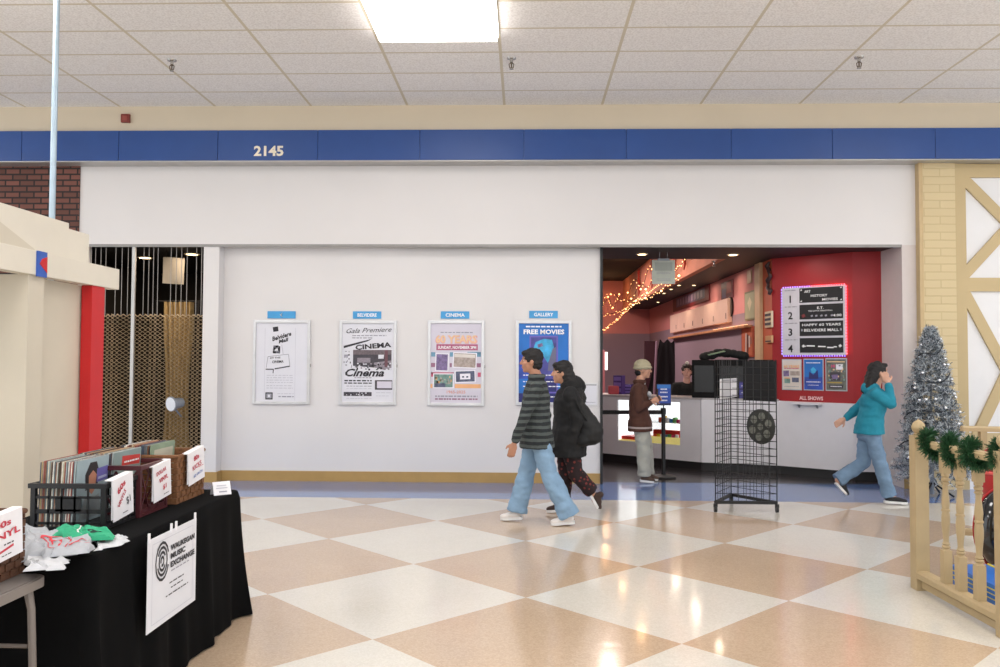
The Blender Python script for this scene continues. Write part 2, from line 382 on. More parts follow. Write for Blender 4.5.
class Sheet:
    """a printed sheet: everything on it is flat ink laid on paper, u and v run 0..1 across it"""
    def __init__(s, O, U, V, w, h, parent): s.O, s.U, s.V, s.w, s.h = Vector(O), Vector(U).normalized(), Vector(V).normalized(), w, h; s.N = s.U.cross(s.V); s.p = parent; s.layers = {}; s.k = 0
    def P(s, u, v, l=0.): return s.O+s.U*u*s.w+s.V*v*s.h+s.N*l
    def mb(s, m):
        return s.layers.setdefault(m.name, [m, MB()])[1]
    def paper(s, m, name='sheet'):
        MB().prism([s.P(0, 0), s.P(1, 0), s.P(1, 1), s.P(0, 1)], s.N*.003).build(name, m, s.p); return s
    def rect(s, m, u0, v0, u1, v1, rot=0., lv=0):
        l = .0042+.0006*lv; c = s.P((u0+u1)/2, (v0+v1)/2, l); hw, hh = (u1-u0)/2*s.w, (v1-v0)/2*s.h
        a = s.U*math.cos(rot)+s.V*math.sin(rot); b_ = s.V*math.cos(rot)-s.U*math.sin(rot)
        s.mb(m).quad(c-a*hw-b_*hh, c+a*hw-b_*hh, c+a*hw+b_*hh, c-a*hw+b_*hh); return s
    def poly(s, m, pts, lv=0): s.mb(m).quad(*[s.P(u, v, .0042+.0006*lv) for u, v in pts]); return s
    def line(s, m, u0, v0, u1, v1, w=.01, lv=0):
        a = s.P(u0, v0, .0042+.0006*lv); b_ = s.P(u1, v1, .0042+.0006*lv); d = (b_-a).normalized(); n = s.N.cross(d)*w*s.w/2
        s.mb(m).quad(a+n, a-n, b_-n, b_+n); return s
    def text(s, m, st, u, v, h, width=None, rot=0., bold=.015, lv=3, align='CENTER', shear=0.):
        a = s.U*math.cos(rot)+s.V*math.sin(rot); b_ = s.V*math.cos(rot)-s.U*math.sin(rot)
        s.mb(m).text(st, h*s.h, s.P(u, v), a, b_, lift=.0042+.0006*lv, bold=bold, width=width*s.w if width else None, align=align, shear=shear); return s
    def greek(s, m, u0, u1, v, h=.012, lv=1, seed=0):
        """a line of print too small to read: broken dashes"""
        rnd = random.Random(seed+int(v*997)); u = u0
        while u < u1-.01:
            w = rnd.uniform(.03, .09); s.rect(m, u, v, min(u+w, u1), v+h, lv=lv); u += w+rnd.uniform(.012, .022)
        return s
    def spots(s, ms, u0, v0, u1, v1, n, size, seed=1, lv=2):
        rnd = random.Random(seed)
        for k in range(n):
            u = rnd.uniform(u0, u1); v = rnd.uniform(v0, v1); a = rnd.uniform(.4, 1)*size; c = rnd.uniform(.4, 1)*size*s.w/s.h
            s.rect(rnd.choice(ms), max(u0, u-a), max(v0, v-c), min(u1, u+a), min(v1, v+c), lv=lv)
        return s
    def done(s, name='print'):
        for m, mb in s.layers.values(): mb.build(name, m, s.p)
def small_label(pcx, pcy, txt, desc):
    c = at(pcx, pcy, PW-.01); w, h = .37, .095
    t = empty('blue_label', (c.x, PW, c.z-h/2), desc, 'sign', 'blue labels above the poster cases')
    MB().bbox((c.x-w/2, PW-.012, c.z-h/2), (c.x+w/2, PW, c.z+h/2), .002).build('plate', lab_blue, t)
    mb = MB()
    if txt: mb.text(txt, .062, (c.x, PW-.012, c.z-.022), X3, Z3, lift=.001, bold=.025, width=None if len(txt) < 3 else .25)
    else:
        for dx in (0, .012): mb.prism([(c.x+.012, PW-.0135, c.z+.028), (c.x-.022+dx, PW-.0135, c.z), (c.x+.012, PW-.0135, c.z-.028), (c.x+.003, PW-.0135, c.z)], (0, .001, 0))
    mb.build('lettering', whitep, t)
small_label(281.5, 314.8, '', 'small blue label with a white arrow mark above the mall drawing poster')
small_label(367, 315, 'BELVIDERE', 'small blue label lettered BELVIDERE above the premiere poster')
small_label(455, 315, 'CINEMA', 'small blue label lettered CINEMA above the pink anniversary poster')
small_label(543.5, 314.5, 'GALLERY', 'small blue label lettered GALLERY above the free movies poster')
paper = mat('poster paper', 'dcdce4', .6, var=.01); pap2 = mat('lilac poster paper', 'd3cedb', .6, var=.02); pinkp = mat('pale pink', 'e2c9cf', .6)
# 1 mall drawing
t, x0, x1, z0, z1 = case(253.5, 320, 309.5, 404.5, 'framed white poster with a small Belvidere Mall drawing, first from the left')
s = Sheet((x0, PW-.012, z0), X3, Z3, x1-x0, z1-z0, t).paper(paper)
s.rect(ink, .33, .885, .43, .945, .15).text(ink, 'Belvidere', .5, .80, .075, .38, .3, .03, shear=.3).text(ink, 'Mall', .53, .75, .062, .2, .25, .03, shear=.3)
s.rect(ink, .34, .61, .47, .70).rect(paper, .36, .64, .43, .67, .3, lv=2).line(pale_ink, .5, .72, .53, .6, .012).spots([ink, grey_ink], .33, .61, .46, .71, 14, .03, 3)
for a in ((.24, .57, .63, .6), (.24, .57, .21, .43), (.63, .6, .66, .45)): s.line(grey_ink, *a, .01)
s.text(ink, 'AT THE', .38, .545, .028, .2, .06, .02).text(ink, 'CINEMA', .43, .49, .045, .22, .06, .02)
s.line(ink, .2, .41, .35, .41, .02).line(ink, .37, .415, .66, .45, .022).line(ink, .34, .36, .35, .41, .015)
for v in (.33, .3, .27, .24, .2, .17): s.greek(pale_ink, .22, .72, v, .008)
for uu in (.18, .76): s.line(pale_ink, uu, .02, uu, .93, .005)
s.rect(ink, .2, .03, .34, .12).rect(grey_ink, .22, .045, .32, .105, lv=1).rect(paper, .25, .06, .29, .09, lv=2).greek(grey_ink, .45, .74, .06, .015).greek(pale_ink, .43, .74, .1, .007).done()
# 2 premiere
t, x0, x1, z0, z1 = case(339.5, 320.5, 396, 405, 'framed black and white gala premiere cinema poster, second from the left')
s = Sheet((x0, PW-.012, z0), X3, Z3, x1-x0, z1-z0, t).paper(paper)
brn = mat('halftone brown grey', '6d6267', .7, var=.2, scale=40); mid = mat('halftone grey', '8f8790', .7, var=.2, scale=60); dgr = mat('halftone dark', '48444b', .7, var=.2, scale=40)
s.text(ink, 'Gala Premiere', .5, .88, .085, .86, .04, .0, shear=.45).greek(grey_ink, .2, .85, .835, .012).greek(grey_ink, .2, .6, .805, .012)
s.poly(ink, [(.04, .68), (.04, .71), (.58, .8), (.5, .77)]).poly(dgr, [(.22, .46), (.22, .66), (.95, .66), (.95, .42)])
s.text(ink, 'CINEMA', .6, .68, .085, .68, .09, .035).rect(mid, .3, .5, .55, .56, lv=1).rect(brn, .22, .6, .95, .66, lv=2).poly(mid, [(.62, .44), (.62, .5), (.95, .53), (.95, .42)], 1)
s.poly(mat('halftone maroon', '6e4c54', .7), [(.82, .45), (.82, .66), (.88, .66), (.88, .45)], 3).poly(paper, [(.7, .55), (.7, .6), (.81, .6), (.8, .55)], 3).rect(grey_ink, .05, .56, .12, .6).spots([grey_ink, paper, dgr], .04, .42, .2, .66, 26, .018, 5).spots([dgr, ink, paper, mid], .25, .4, .95, .5, 50, .022, 6)
s.text(ink, 'Cinema', .42, .33, .13, .74, .0, .03, shear=.35).greek(grey_ink, .25, .6, .305, .01)
for v, h, m in ((.265, .016, ink), (.235, .014, ink), (.2, .008, grey_ink), (.17, .006, pale_ink), (.045, .006, pale_ink)): s.greek(m, .06 if h > .01 else .1, .58, v, h)
s.rect(dgr, .05, .08, .58, .13).spots([ink, paper], .06, .085, .57, .125, 24, .015, 8, 3).rect(dgr, .64, .16, .97, .28).rect(pap2, .68, .18, .96, .265, lv=1)
s.greek(pale_ink, .66, .96, .12, .006).greek(pale_ink, .66, .9, .08, .006).done()
# 3 anniversary
t, x0, x1, z0, z1 = case(428, 320.5, 484, 406, 'framed lilac and pink anniversary poster with four photographs, third from the left')
s = Sheet((x0, PW-.012, z0), X3, Z3, x1-x0, z1-z0, t).paper(pap2)
rose = mat('rose band', 'b0587a', .6); teal = mat('teal square', '6f9bb5', .6); mauv = mat('mauve square', '9a6b85', .6); oran = mat('soft orange', 'eab07c', .6); red_ = mat('soft red', 'c95b78', .6); yel = mat('soft yellow lettering', 'ecc79a', .6); wp = mat('white border', 'ece9f2', .6)
photoA = mat('faded photo tan', 'a99b94', .7, var=.3, scale=30); photoB = mat('faded photo violet', '7e6d95', .7, var=.35, scale=30); photoC = mat('faded photo green', '74948c', .7, var=.4, scale=30); photoD = mat('faded photo slate', '5b6078', .7, var=.4, scale=30)
s.greek(grey_ink, .2, .82, .875, .012).text(mat('pink outline', 'e2a7a8', .6), '60 YEARS', .505, .748, .135, .82, 0, .05, 2).text(yel, '60 YEARS', .5, .755, .13, .78, 0, .02, 3)
s.rect(rose, .12, .66, .92, .735).text(whitep, 'SUNDAY, NOVEMBER 2PM', .52, .678, .05, .74, 0, .03)
for (m, a) in ((teal, (.02, .58, .1, .635)), (teal, (.38, .58, .46, .635)), (teal, (.72, .62, .98, .64)), (teal, (.9, .58, .98, .63)), (mauv, (.02, .45, .1, .5)), (mauv, (.38, .45, .42, .5)), (mauv, (.9, .45, .98, .5)), (red_, (.02, .365, .46, .385)), (red_, (.02, .33, .06, .385)), (red_, (.42, .33, .46, .385)), (red_, (.92, .33, .98, .385)), (oran, (.48, .19, .98, .24)), (oran, (.0, .19, .05, .24))): s.rect(m, *a)
for m, a, r in ((photoB, (.12, .41, .34, .61), -.03), (photoA, (.46, .45, .88, .62), -.04), (photoC, (.08, .2, .44, .36), 0.), (photoD, (.5, .27, .86, .4), .04)):
    s.rect(wp, a[0]-.02, a[1]-.012, a[2]+.02, a[3]+.012, r, 1).rect(m, *a, r, 2)
s.rect(mat('photo sky', 'ddd5cf', .7), .47, .57, .87, .61, -.04, 3).rect(wp, .58, .3, .78, .37, .04, 3).rect(photoD, .62, .32, .66, .34, .04, 4).rect(photoD, .7, .32, .74, .34, .04, 4)
s.spots([photoA, oran, photoC], .1, .24, .42, .34, 26, .025, 9, 3).rect(photoD, .09, .2, .3, .25, 0, 3)
s.text(mat('orange lettering', 'd99a8c', .6), '1965-2025', .5, .125, .05, .36, 0, .02).greek(grey_ink, .1, .92, .08, .018).greek(mauv, .1, .92, .045, .018).done()
# 4 free movies
t, x0, x1, z0, z1 = case(516, 320.5, 571.5, 405.5, 'framed bright blue FREE MOVIES poster, fourth from the left')
s = Sheet((x0, PW-.012, z0), X3, Z3, x1-x0, z1-z0, t).paper(mat('vivid blue poster', '1c6fc4', .45, var=.12, scale=4))
s.greek(whitep, .15, .85, .945, .018).text(whitep, 'FREE MOVIES', .5, .862, .078, .8, 0, .035)
pic = mat('violet night print', '4a4a94', .5, var=.5, scale=6); s.rect(mat('blue violet edge', '6a5fb8', .5), .22, .12, .78, .84).rect(pic, .25, .14, .75, .82, lv=1)
cy_ = mat('turquoise cloud', '3fa8d8', .5, var=.3, scale=12)
s.poly(cy_, [(.29, .66), (.34, .76), (.5, .8), (.66, .79), (.7, .7), (.66, .6), (.58, .5), (.5, .58), (.38, .6)], 2).poly(mat('slate print', '6b6a86', .5), [(.68, .68), (.74, .7), (.74, .4), (.58, .4), (.6, .52)], 3).rect(photoB, .38, .7, .48, .74, .3, 3)
nv = mat('navy print', '262a6e', .5, var=.2); s.rect(nv, .0, .0, 1, .12).rect(mat('deep blue print', '2f4fb0', .5, var=.3), .0, .3, .22, .6).rect(nv, .25, .14, .75, .3, lv=2)
for v in (.34, .26, .2, .07): s.greek(whitep, .1, .9, v, .012, 4)
s.done()
# small sheet right of the walkers (its code square is left out)
c = at(590, 394, PW)
t = empty('notice_case', (c.x, PW, c.z-.12), 'small white notice on the wall beside the cinema entrance', 'sign')
MB().bbox((c.x-.1, PW-.02, c.z-.15), (c.x+.1, PW, c.z+.14), .004).build('frame', alu, t)
s = Sheet((c.x-.085, PW-.0205, c.z-.135), X3, Z3, .17, .26, t).paper(paper); s.line(dgr, .02, .97, .98, .97, .05).greek(grey_ink, .1, .9, .1, .03).done()
# ================================================================= SHOP WINDOW AT LEFT WITH ROLL-DOWN GRILLE
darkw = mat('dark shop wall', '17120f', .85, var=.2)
bx0, bx1 = XO0-.7, XO1+.05
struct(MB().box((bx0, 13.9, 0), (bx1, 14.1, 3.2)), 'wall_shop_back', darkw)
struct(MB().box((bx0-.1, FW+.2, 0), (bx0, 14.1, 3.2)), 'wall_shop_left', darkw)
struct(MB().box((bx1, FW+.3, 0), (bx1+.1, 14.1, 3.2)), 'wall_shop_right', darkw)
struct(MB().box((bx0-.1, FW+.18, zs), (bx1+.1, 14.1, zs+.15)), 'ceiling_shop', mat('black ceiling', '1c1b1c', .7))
p0 = at(124, 300, 13.85)
struct(MB().box((p0.x-.5, 13.86, 1.4), (p0.x+.35, 13.9, 3.0)), 'wall_shop_brick', bk)
dl = mat('warm downlight', 'ffffff', .4, emit='ffd9a0', estr=6)
trimw = mat('white downlight trim', 'd8d2c8', .5)
def downlight(x, y, z, label, group, r=.09):
    t = empty('downlight', (x, y, z), label, 'downlight', group)
    MB().lathe([(r, 0), (r+.02, -.004), (r+.02, .0)], 20, c=(x, y, z)).build('trim_ring', trimw, t)
    MB().lathe([(r*.9, -.006), (r*.85, -.012)], 20, c=(x, y, z)).build('lamp', dl, t)
for px, py, lab in ((145, 257.5, 'warm downlight behind the grille, left of the hanging paper'), (192, 254, 'warm downlight behind the grille, at its right edge')):
    d = ray(px, py); p = d*((zs-EYE)/d.z); downlight(p.x, p.y, zs, lab, 'downlights behind the grille')
# hanging paper
c = at(173.5, 270, 11.1)
t = empty('hanging_paper', (c.x, c.y, c.z-.17), 'beige paper notice hanging behind the grille', 'sign')
mb = MB(); 
for i in range(8):
    for j in range(8): pass
vs = []; fs = []
for i in range(9):
    for j in range(9):
        u, v = i/8, j/8; vs.append((c.x-.15+.3*u, c.y+.012*math.sin(u*5+v*2), c.z-.18+.36*v-.02*u))
for i in range(8):
    for j in range(8): a = i*9+j; fs.append((a, a+9, a+10, a+1))
MB().add(vs, fs).build('sheet', mat('aged paper', '857e73', .7), t, smooth=True)
MB().tube([(c.x-.1, c.y, c.z+.17), (c.x-.1, c.y, zs)], .003).tube([(c.x+.12, c.y, c.z+.15), (c.x+.12, c.y, zs)], .003).build('string', darkw, t)
# tan drape
a0 = at(163, 300, 11.0); a1 = at(193, 300, 11.0)
vs = []; fs = []; n = 60; m_ = 14
ztop = at(180, 302, 11.0).z
for i in range(n+1):
    u = i/n
    for j in range(m_+1):
        v = j/m_; pinch = 1-.25*math.sin(math.pi*min(1, v*1.2)); x = (a0.x+a1.x)/2+(u-.5)*(a1.x-a0.x)*pinch
        vs.append((x, 11.0+.045*math.sin(u*38+v*.8), .15+(ztop-.15)*v))
for i in range(n):
    for j in range(m_): a = i*(m_+1)+j; fs.append((a, a+m_+1, a+m_+2, a+1))
MB().add(vs, fs).build('drape', mat('tan burlap', 'b39665', .9, var=.2, scale=20), smooth=True, label='tan fabric drape gathered behind the brass grille', cat='drape')
MB().tube([(a0.x-.1, 11.0, ztop+.01), (a1.x+.1, 11.0, ztop+.01)], .012).tube([(a1.x+.08, 11.0, ztop+.01), (a1.x+.08, 11., 0)], .015).tube([(a0.x-.08, 11.0, ztop+.01), (a0.x-.08, 11., 0)], .015).build('drape_stand', darkw, label='thin dark stand holding the tan drape', cat='stand')
# mullion
x_ = at(137, 300, 10.62).x
struct(MB().bbox((x_-.022, 10.505, 0), (x_+.022, 10.535, zs), .004), 'window_mullion', mat('pale aluminium', 'b9b7b4', .4, .6))
# grille
brass = mat('brass grille wire', 'b8a486', .45, .25, var=.15)
steel = mat('grey steel bar', '9a9692', .45, .3)
t = empty('rolling_grille', ((XO0+XO1)/2, 10.56, 0), 'brass link rolling grille closed over the dark shop window', 'grille')
g0, g1 = XO0+.01, XO1-.005; zt_ = at(150, 313, 10.56).z; N = 22; cw = (g1-g0)/N; ch = .05
yw = lambda x: 10.56+.018*math.sin(x*11)+.01*math.sin(x*23)
mb = MB(); rows_n = int((zt_-.3)/ch)
for i in range(N):
    x = g0+cw*(i+.5)
    for sgn in (1, -1):
        pts = []
        for k in range(rows_n+1):
            z = .3+k*ch; dx = cw*.62*(1 if k % 2 else -1)*sgn; pts.append((x+dx, yw(x)+.004*sgn, z))
        mb.tube(pts, .0064, 4)
mb.build('link_mesh', brass, t)
mb = MB(); rnd = random.Random(4)
for i in range(N):
    if i % 5 == 4 and rnd.random() < .5: continue
    x = g0+cw*(i+.5)+rnd.uniform(-.01, .01); mb.tube([(x, yw(x), zt_-.03), (x, yw(x), zs)], .0042, 5)
mb.build('rod', steel, t)
MB().bbox((g0, 10.54, 0), (g1, 10.58, .3), .006).build('bottom_panel', steel, t)
# round lamp head at the grille
c = at(172, 404, 10.35)
t = empty('spotlight', (c.x+.02, 10.53, c.z-.15), 'grey round lamp with white face clamped to the brass grille', 'lamp')
d = Vector((-.5, -1, -.1)).normalized(); q = d.to_track_quat('Z', 'Y').to_matrix().to_4x4(); T = Matrix.Translation(c) @ q
greyp = mat('grey lamp housing', '8d939c', .4, .3)
MB().lathe([(.04, -.16), (.06, -.15), (.075, -.02), (.095, .0), (.095, .02), (.088, .022)], 24, T).build('housing', greyp, t, smooth='auto')
MB().lathe([(.084, .018), (.084, .026)], 24, T).build('face', mat('white lamp face', 'dfe3ea', .3), t)
MB().tube([c+Vector((.03, .04, -.07)), c+Vector((.05, .12, -.14)), (c.x+.04, 10.54, c.z-.17)], .012).build('clamp', greyp, t)

# ================================================================= CINEMA LOBBY
zs2 = zs; HI = 3.85; BK = 23.4; SX = 3.55
blk = mat('black lobby soffit', '242022', .55, var=.1)
def twotone(key, lo, hi, z):
    m = mat(key, lo, .7); nt, b = nodes(m); tc = nt.nodes.new('ShaderNodeTexCoord'); sp = nt.nodes.new('ShaderNodeSeparateXYZ'); nt.links.new(tc.outputs['Object'], sp.inputs[0])
    nt.links.new(mixc(nt, math_n(nt, 'GREATER_THAN', sp.outputs[2], z), lin(lo), lin(hi)), b.inputs['Base Color']); return m
tt = twotone('mauve and coral wall', '95808b', 'cc8583', 2.36)
struct(MB().box((-1.6, BK, 0), (SX+.1, BK+.1, HI)), 'wall_lobby_back', tt)
struct(MB().box((SX, 12.4, 0), (SX+.1, BK, zs2)), 'wall_lobby_right', tt)
struct(MB().box((-1.7, 10.82, 0), (-1.6, BK, HI)), 'wall_lobby_left', tt)
struct(MB().box((-1.6, 10.6, zs2), (6, 11.95, zs2+.12)).box((2.8, 11.95, zs2), (6, BK, zs2+.12)).box((-1.6, 10.75, zs2+.12), (6, 10.85, HI)), 'ceiling_soffit', blk)
struct(MB().box((2.8, 11.95, zs2+.12), (2.9, BK, HI)).box((-1.6, 11.85, zs2+.12), (2.8, 11.95, HI)), 'wall_coffer', mat('orange coral cove', 'c98268', .7, var=.08, scale=3))
struct(MB().box((2.795, 11.95, zs2-.004), (2.9, BK, zs2+.12)), 'trim_cove', mat('orange coral cove', 'd98560'))
struct(MB().box((-1.6, 11.85, HI), (2.9, BK+.1, HI+.1)), 'ceiling_lobby', mat('dark high ceiling', '0a0808', .9))
# red walls
RA, RB, RC = (SX, 11.9), (4.40, 11.16), (4.80, 11.10)
red = mat('red painted wall', '9c151d', .5, var=.05, scale=2)
wht = mat('white laminate', 'd9d7dc', .35, var=.015)
toe = mat('black toe kick', '1d1c1e', .5)
def wallseg(A, B, z0, z1, th=.1, mb=None, push=0.):
    mb = mb or MB(); d = (Vector((B[0]-A[0], B[1]-A[1], 0))).normalized(); n = Vector((-d.y, d.x, 0))
    a = Vector((A[0], A[1], z0))-n*push; c = Vector((B[0], B[1], z0))-n*push
    return mb.prism([a, c, c+Vector((0, 0, z1-z0)), a+Vector((0, 0, z1-z0))], n*th)
CT = 1.02
mb = MB(); wallseg(RA, RB, CT, zs2, mb=mb); wallseg(RB, RC, CT, zs2, mb=mb); struct(mb, 'wall_red', red)
struct(wallseg((SX-.0, 12.4), RA, 0, zs2, .06), 'wall_lobby_end', mat('orange painted strip', 'bf5a38', .6))
KA, KB, KC = (1.22, 13.16), (2.555, 12.03), (3.58, 11.72)
mb = MB(); wallseg(KC, (4.38, 11.13), .12, CT, mb=mb); wallseg((4.38, 11.13), RC, .12, CT, mb=mb); struct(mb, 'wall_white_lower', wht)
mb = MB(); wallseg(KC, (4.38, 11.13), 0, .12, mb=mb, push=-.06); wallseg((4.38, 11.13), RC, 0, .12, mb=mb, push=-.06); struct(mb, 'trim_toe_kick', toe)
# ---- concession counter
counter = empty('concession_counter', ((KA[0]+KB[0])/2, (KA[1]+KB[1])/2+.3, 0), 'white concession counter with a glowing display case, behind the man in the beanie', 'counter')
dAB = Vector((KB[0]-KA[0], KB[1]-KA[1], 0)).normalized(); nAB = Vector((-dAB.y, dAB.x, 0)); A3 = Vector((KA[0], KA[1], 0)); LAB = (Vector(KB)-Vector(KA)).length
def uA(px, py=420): return (onseg(px, py, KA, KB)-A3).dot(dAB)
u0, u1 = uA(617.5), uA(680)
w0 = onseg(650, 443, KA, KB).z; w1 = CT-.05
def cb(mb, ua, ub, za, zb, d0, d1):
    M = Matrix(((dAB.x, nAB.x, 0, A3.x), (dAB.y, nAB.y, 0, A3.y), (0, 0, 1, 0), (0, 0, 0, 1))); return mb.box((ua, d0, za), (ub, d1, zb), M)
mb = MB(); cb(mb, -1.6, u0, .12, CT, 0, .6); cb(mb, u1, LAB, .12, CT, 0, .6); cb(mb, u0, u1, .12, w0, 0, .6); cb(mb, u0, u1, w1, CT, 0, .6)
d2 = Vector((KC[0]-KB[0], KC[1]-KB[1], 0)).normalized()
mb.build('body', wht, counter)
KP = [(KB[0]+.012*d2.x, KB[1]+.012*d2.y), (3.584, 11.72), (3.60, 11.80), (3.545, 11.86), (3.49, 12.3), (2.75, 12.56)]
mb = MB().prism([(x, y, .12) for x, y in KP], (0, 0, CT-.12)); mb.build('front_panel', wht, counter)
mb = MB(); cb(mb, -1.6, LAB, 0, .12, .06, .6); wallseg(KB, (3.62, 11.708), 0, .12, .12, mb, -.06); mb.build('toe_kick', toe, counter)
mb = MB(); cb(mb, -1.6, LAB+.02, CT, CT+.025, -.015, .62); mb.prism([(x, y, CT) for x, y in KP], (0, 0, .025)); mb.build('worktop', mat('grey laminate top', 'a9a4a6', .3), counter)
mb = MB(); cb(mb, u0+.003, u1-.003, w0+.003, w1-.003, .5, .52); cb(mb, u0+.001, u0+.006, w0+.003, w1-.003, .03, .5); cb(mb, u1-.006, u1-.001, w0+.003, w1-.003, .03, .5)
dcase = mb.build('display_case', mat('lit white panel', 'ffffff', .4, emit='eef4f6', estr=1.5), counter, label='brightly lit display case')
um = uA(648)
gl = bpy.data.materials.new('clear glass'); gl.use_nodes = True; b = gl.node_tree.nodes['Principled BSDF']; b.inputs['Transmission Weight'].default_value = 1; b.inputs['Roughness'].default_value = .02; b.inputs['IOR'].default_value = 1.1
mb = MB(); cb(mb, u0+.003, u1-.003, w0+.003, w0+.015, .03, .5); cb(mb, um+.03, u1-.01, w0+.015, w0+.1, .03, .12); mb.build('tray', mat('self-lit yellow tray', 'eee08a', .5, emit='f0e08a', estr=.5), dcase)  # tray glows faintly: the case light is put into its material
mb = MB(); cb(mb, um+.03, u1-.01, w0+.1, w0+.2, .1, .2); mb.mat(0); mb.build('red_shelf', mat('bright red shelf', 'd22d20', .4), dcase)
mb = MB(); cb(mb, u0+.02, uA(642), w0+.02, w0+.07, .08, .45); mb.build('red_tray', mat('bright red shelf', 'd22d20'), dcase)
mb = MB(); cb(mb, um-.03, um-.022, w0+.015, w1-.01, .03, .5); cb(mb, u0+.01, um-.035, w0+.3, w0+.306, .15, .48); cb(mb, um-.02, u1-.01, w0+.3, w0+.306, .15, .48); mb.build('glass_shelf', gl, dcase)
mb = MB(); cb(mb, u0, u1, w0, w1, .004, .008); mb.build('glass', gl, dcase)
rnd = random.Random(11); cols = ['d8562f', 'e8c23a', 'ffffff', '3e7fb4', '5fa35a', 'b53a6a', 'dfe3e6']
M = Matrix(((dAB.x, nAB.x, 0, A3.x), (dAB.y, nAB.y, 0, A3.y), (0, 0, 1, 0), (0, 0, 0, 1)))
cands = []
for k in range(9):
    u = um+.06+k*.062
    if u > u1-.06: break
    for zz, gname in ((w0+.306, 'candy packets on the glass shelf of the display case'), (w0+.1, 'candy packets in the yellow tray')):
        h_ = rnd.uniform(.05, .1) if zz > w0+.2 else rnd.uniform(.03, .05)
        c_m = mat('packet '+str(k % 7), cols[k % 7], .4)
        o = MB().bbox((u, .2 if zz > w0+.2 else .05, zz), (u+.045, .28 if zz > w0+.2 else .09, zz+h_), .006, M).build('candy_packet', c_m, label='small candy packet on the glass shelf of the lit case' if zz > w0+.2 else 'small candy packet in the yellow tray of the lit case', cat='candy', group=gname)
# brown bottle in the left half
c = A3+dAB*uA(632.5)+nAB*.15
t = empty('sauce_bottle', (c.x, c.y, w0+.07), 'dark brown bottle in the red tray, left part of the lit case', 'bottle')
MB().lathe([(.03, 0), (.032, .01), (.032, .13), (.012, .19), (.012, .23)], 14, c=(c.x, c.y, w0+.07)).build('body', mat('brown bottle glass', '5a3a22', .2), t, smooth='auto')
MB().lathe([(.014, .23), (.014, .25)], 12, c=(c.x, c.y, w0+.07)).build('cap', mat('cream cap', 'd8d0b8', .4), t)
# ---- ledge on the white wall
a = onseg(793, 404, KC, (4.38, 11.13)); c = onseg(823, 405, KC, (4.38, 11.13)); dd = (c-a).normalized(); nn = Vector((dd.y, -dd.x, 0))
t = empty('wall_ledge', ((a.x+c.x)/2, (a.y+c.y)/2, a.z), 'narrow white ledge on the lower wall below the three small posters', 'ledge')
MB().prism([Vector((a.x, a.y, a.z)), Vector((c.x, c.y, a.z)), Vector((c.x, c.y, a.z+.025)), Vector((a.x, a.y, a.z+.025))], nn*.09).build('shelf_board', wht, t)
for f in (.2, .8):
    q = a.lerp(c, f); q.z = a.z; MB().prism([q, q+nn*.07, q-Vector((0, 0, .05))], dd*.015).build('bracket', greyp, t)
# ---- session board on the red wall
RAv, RBv = RA, RB
e = lambda px, py: onseg(px, py, RAv, RBv)
TL, TR, BL, BR = e(783, 288.7), e(846.3, 285), e(783, 355.6), e(845.8, 354.6)
dR = (Vector((RB[0]-RA[0], RB[1]-RA[1], 0))).normalized(); nR = Vector((dR.y, -dR.x, 0))
zt1, zb_ = (TL.z+TR.z)/2, (BL.z+BR.z)/2; O = Vector((TL.x, TL.y, zb_))+nR*.04; w = (Vector((TR.x, TR.y))-Vector((TL.x, TL.y))).length; h = zt1-zb_
t = empty('session_board', O+dR*w/2, 'white framed letter board with rows 1 to 4 and purple lights on the red wall', 'sign')
bw = mat('white board', 'cfcdd6', .45); bb_ = mat('black felt panel', '17171b', .6)
MB().prism([O, O+dR*w, O+dR*w+Z3*h, O+Z3*h], -nR*.035).build('frame', bw, t)
s = Sheet(O, dR, Z3, w, h, t)
for i in range(4):
    v1 = .985-i*.245; v0 = v1-.225
    MB().prism([s.P(.29, v0+.01, .0), s.P(.965, v0+.01, .0), s.P(.965, v1, .0), s.P(.29, v1, .0)], nR*.006).build('panel', bb_, t)
    s.text(bb_, str(i+1), .14, v0+.02, .15, bold=.02).greek(grey_ink, .05, .25, v1-.03, .014)
L3 = 8
s.text(whitep, 'ART', .42, .915, .05, .1, lv=L3).text(whitep, 'HISTORY', .6, .85, .05, .26, lv=L3).text(whitep, 'MOVIES', .77, .79, .05, .24, lv=L3)
for u, v in ((.32, .95), (.94, .96), (.32, .785), (.94, .785)): s.rect(whitep, u-.012, v, u+.012, v+.015, .6, L3)
s.text(whitep, 'E.T.', .62, .67, .05, .1, lv=L3).text(whitep, 'THE EXTRA-TERRESTRIAL', .62, .635, .028, .38, lv=L3, bold=.0).text(whitep, '4:00', .88, .555, .05, .13, lv=L3)
s.rect(mat('dull red star', '7a2b2e', .5), .33, .555, .38, .6, .5, L3)
for u in (.47, .54, .62, .69, .78): s.rect(grey_ink, u, .56, u+.035, .585, .3, L3)
s.text(whitep, 'HAPPY 60 YEARS', .63, .425, .05, .6, lv=L3).text(whitep, 'BELVIDERE MALL', .63, .345, .055, .54, lv=L3)
for u in (.325, .93): s.rect(grey_ink, u-.01, .35, u+.015, .385, 0, L3)
for a_, u, v, ww in ((0, .35, .12, .04), (0, .4, .125, .13), (0, .58, .115, .12), (0, .72, .1, .1), (0, .82, .11, .05), (0, .9, .12, .03)): s.rect(whitep, u, v, u+ww, v+.018, -.03, L3)
s.rect(whitep, .33, .115, .37, .15, .7, L3).rect(whitep, .9, .115, .94, .15, .7, L3); s.done('lettering')
led = mat('violet red light', 'ffffff', .5, emit='ff2040', estr=10.); led2 = mat('blue violet light', 'ffffff', .5, emit='7a4cff', estr=4.)
mbA, mbB = MB(), MB(); k = 0
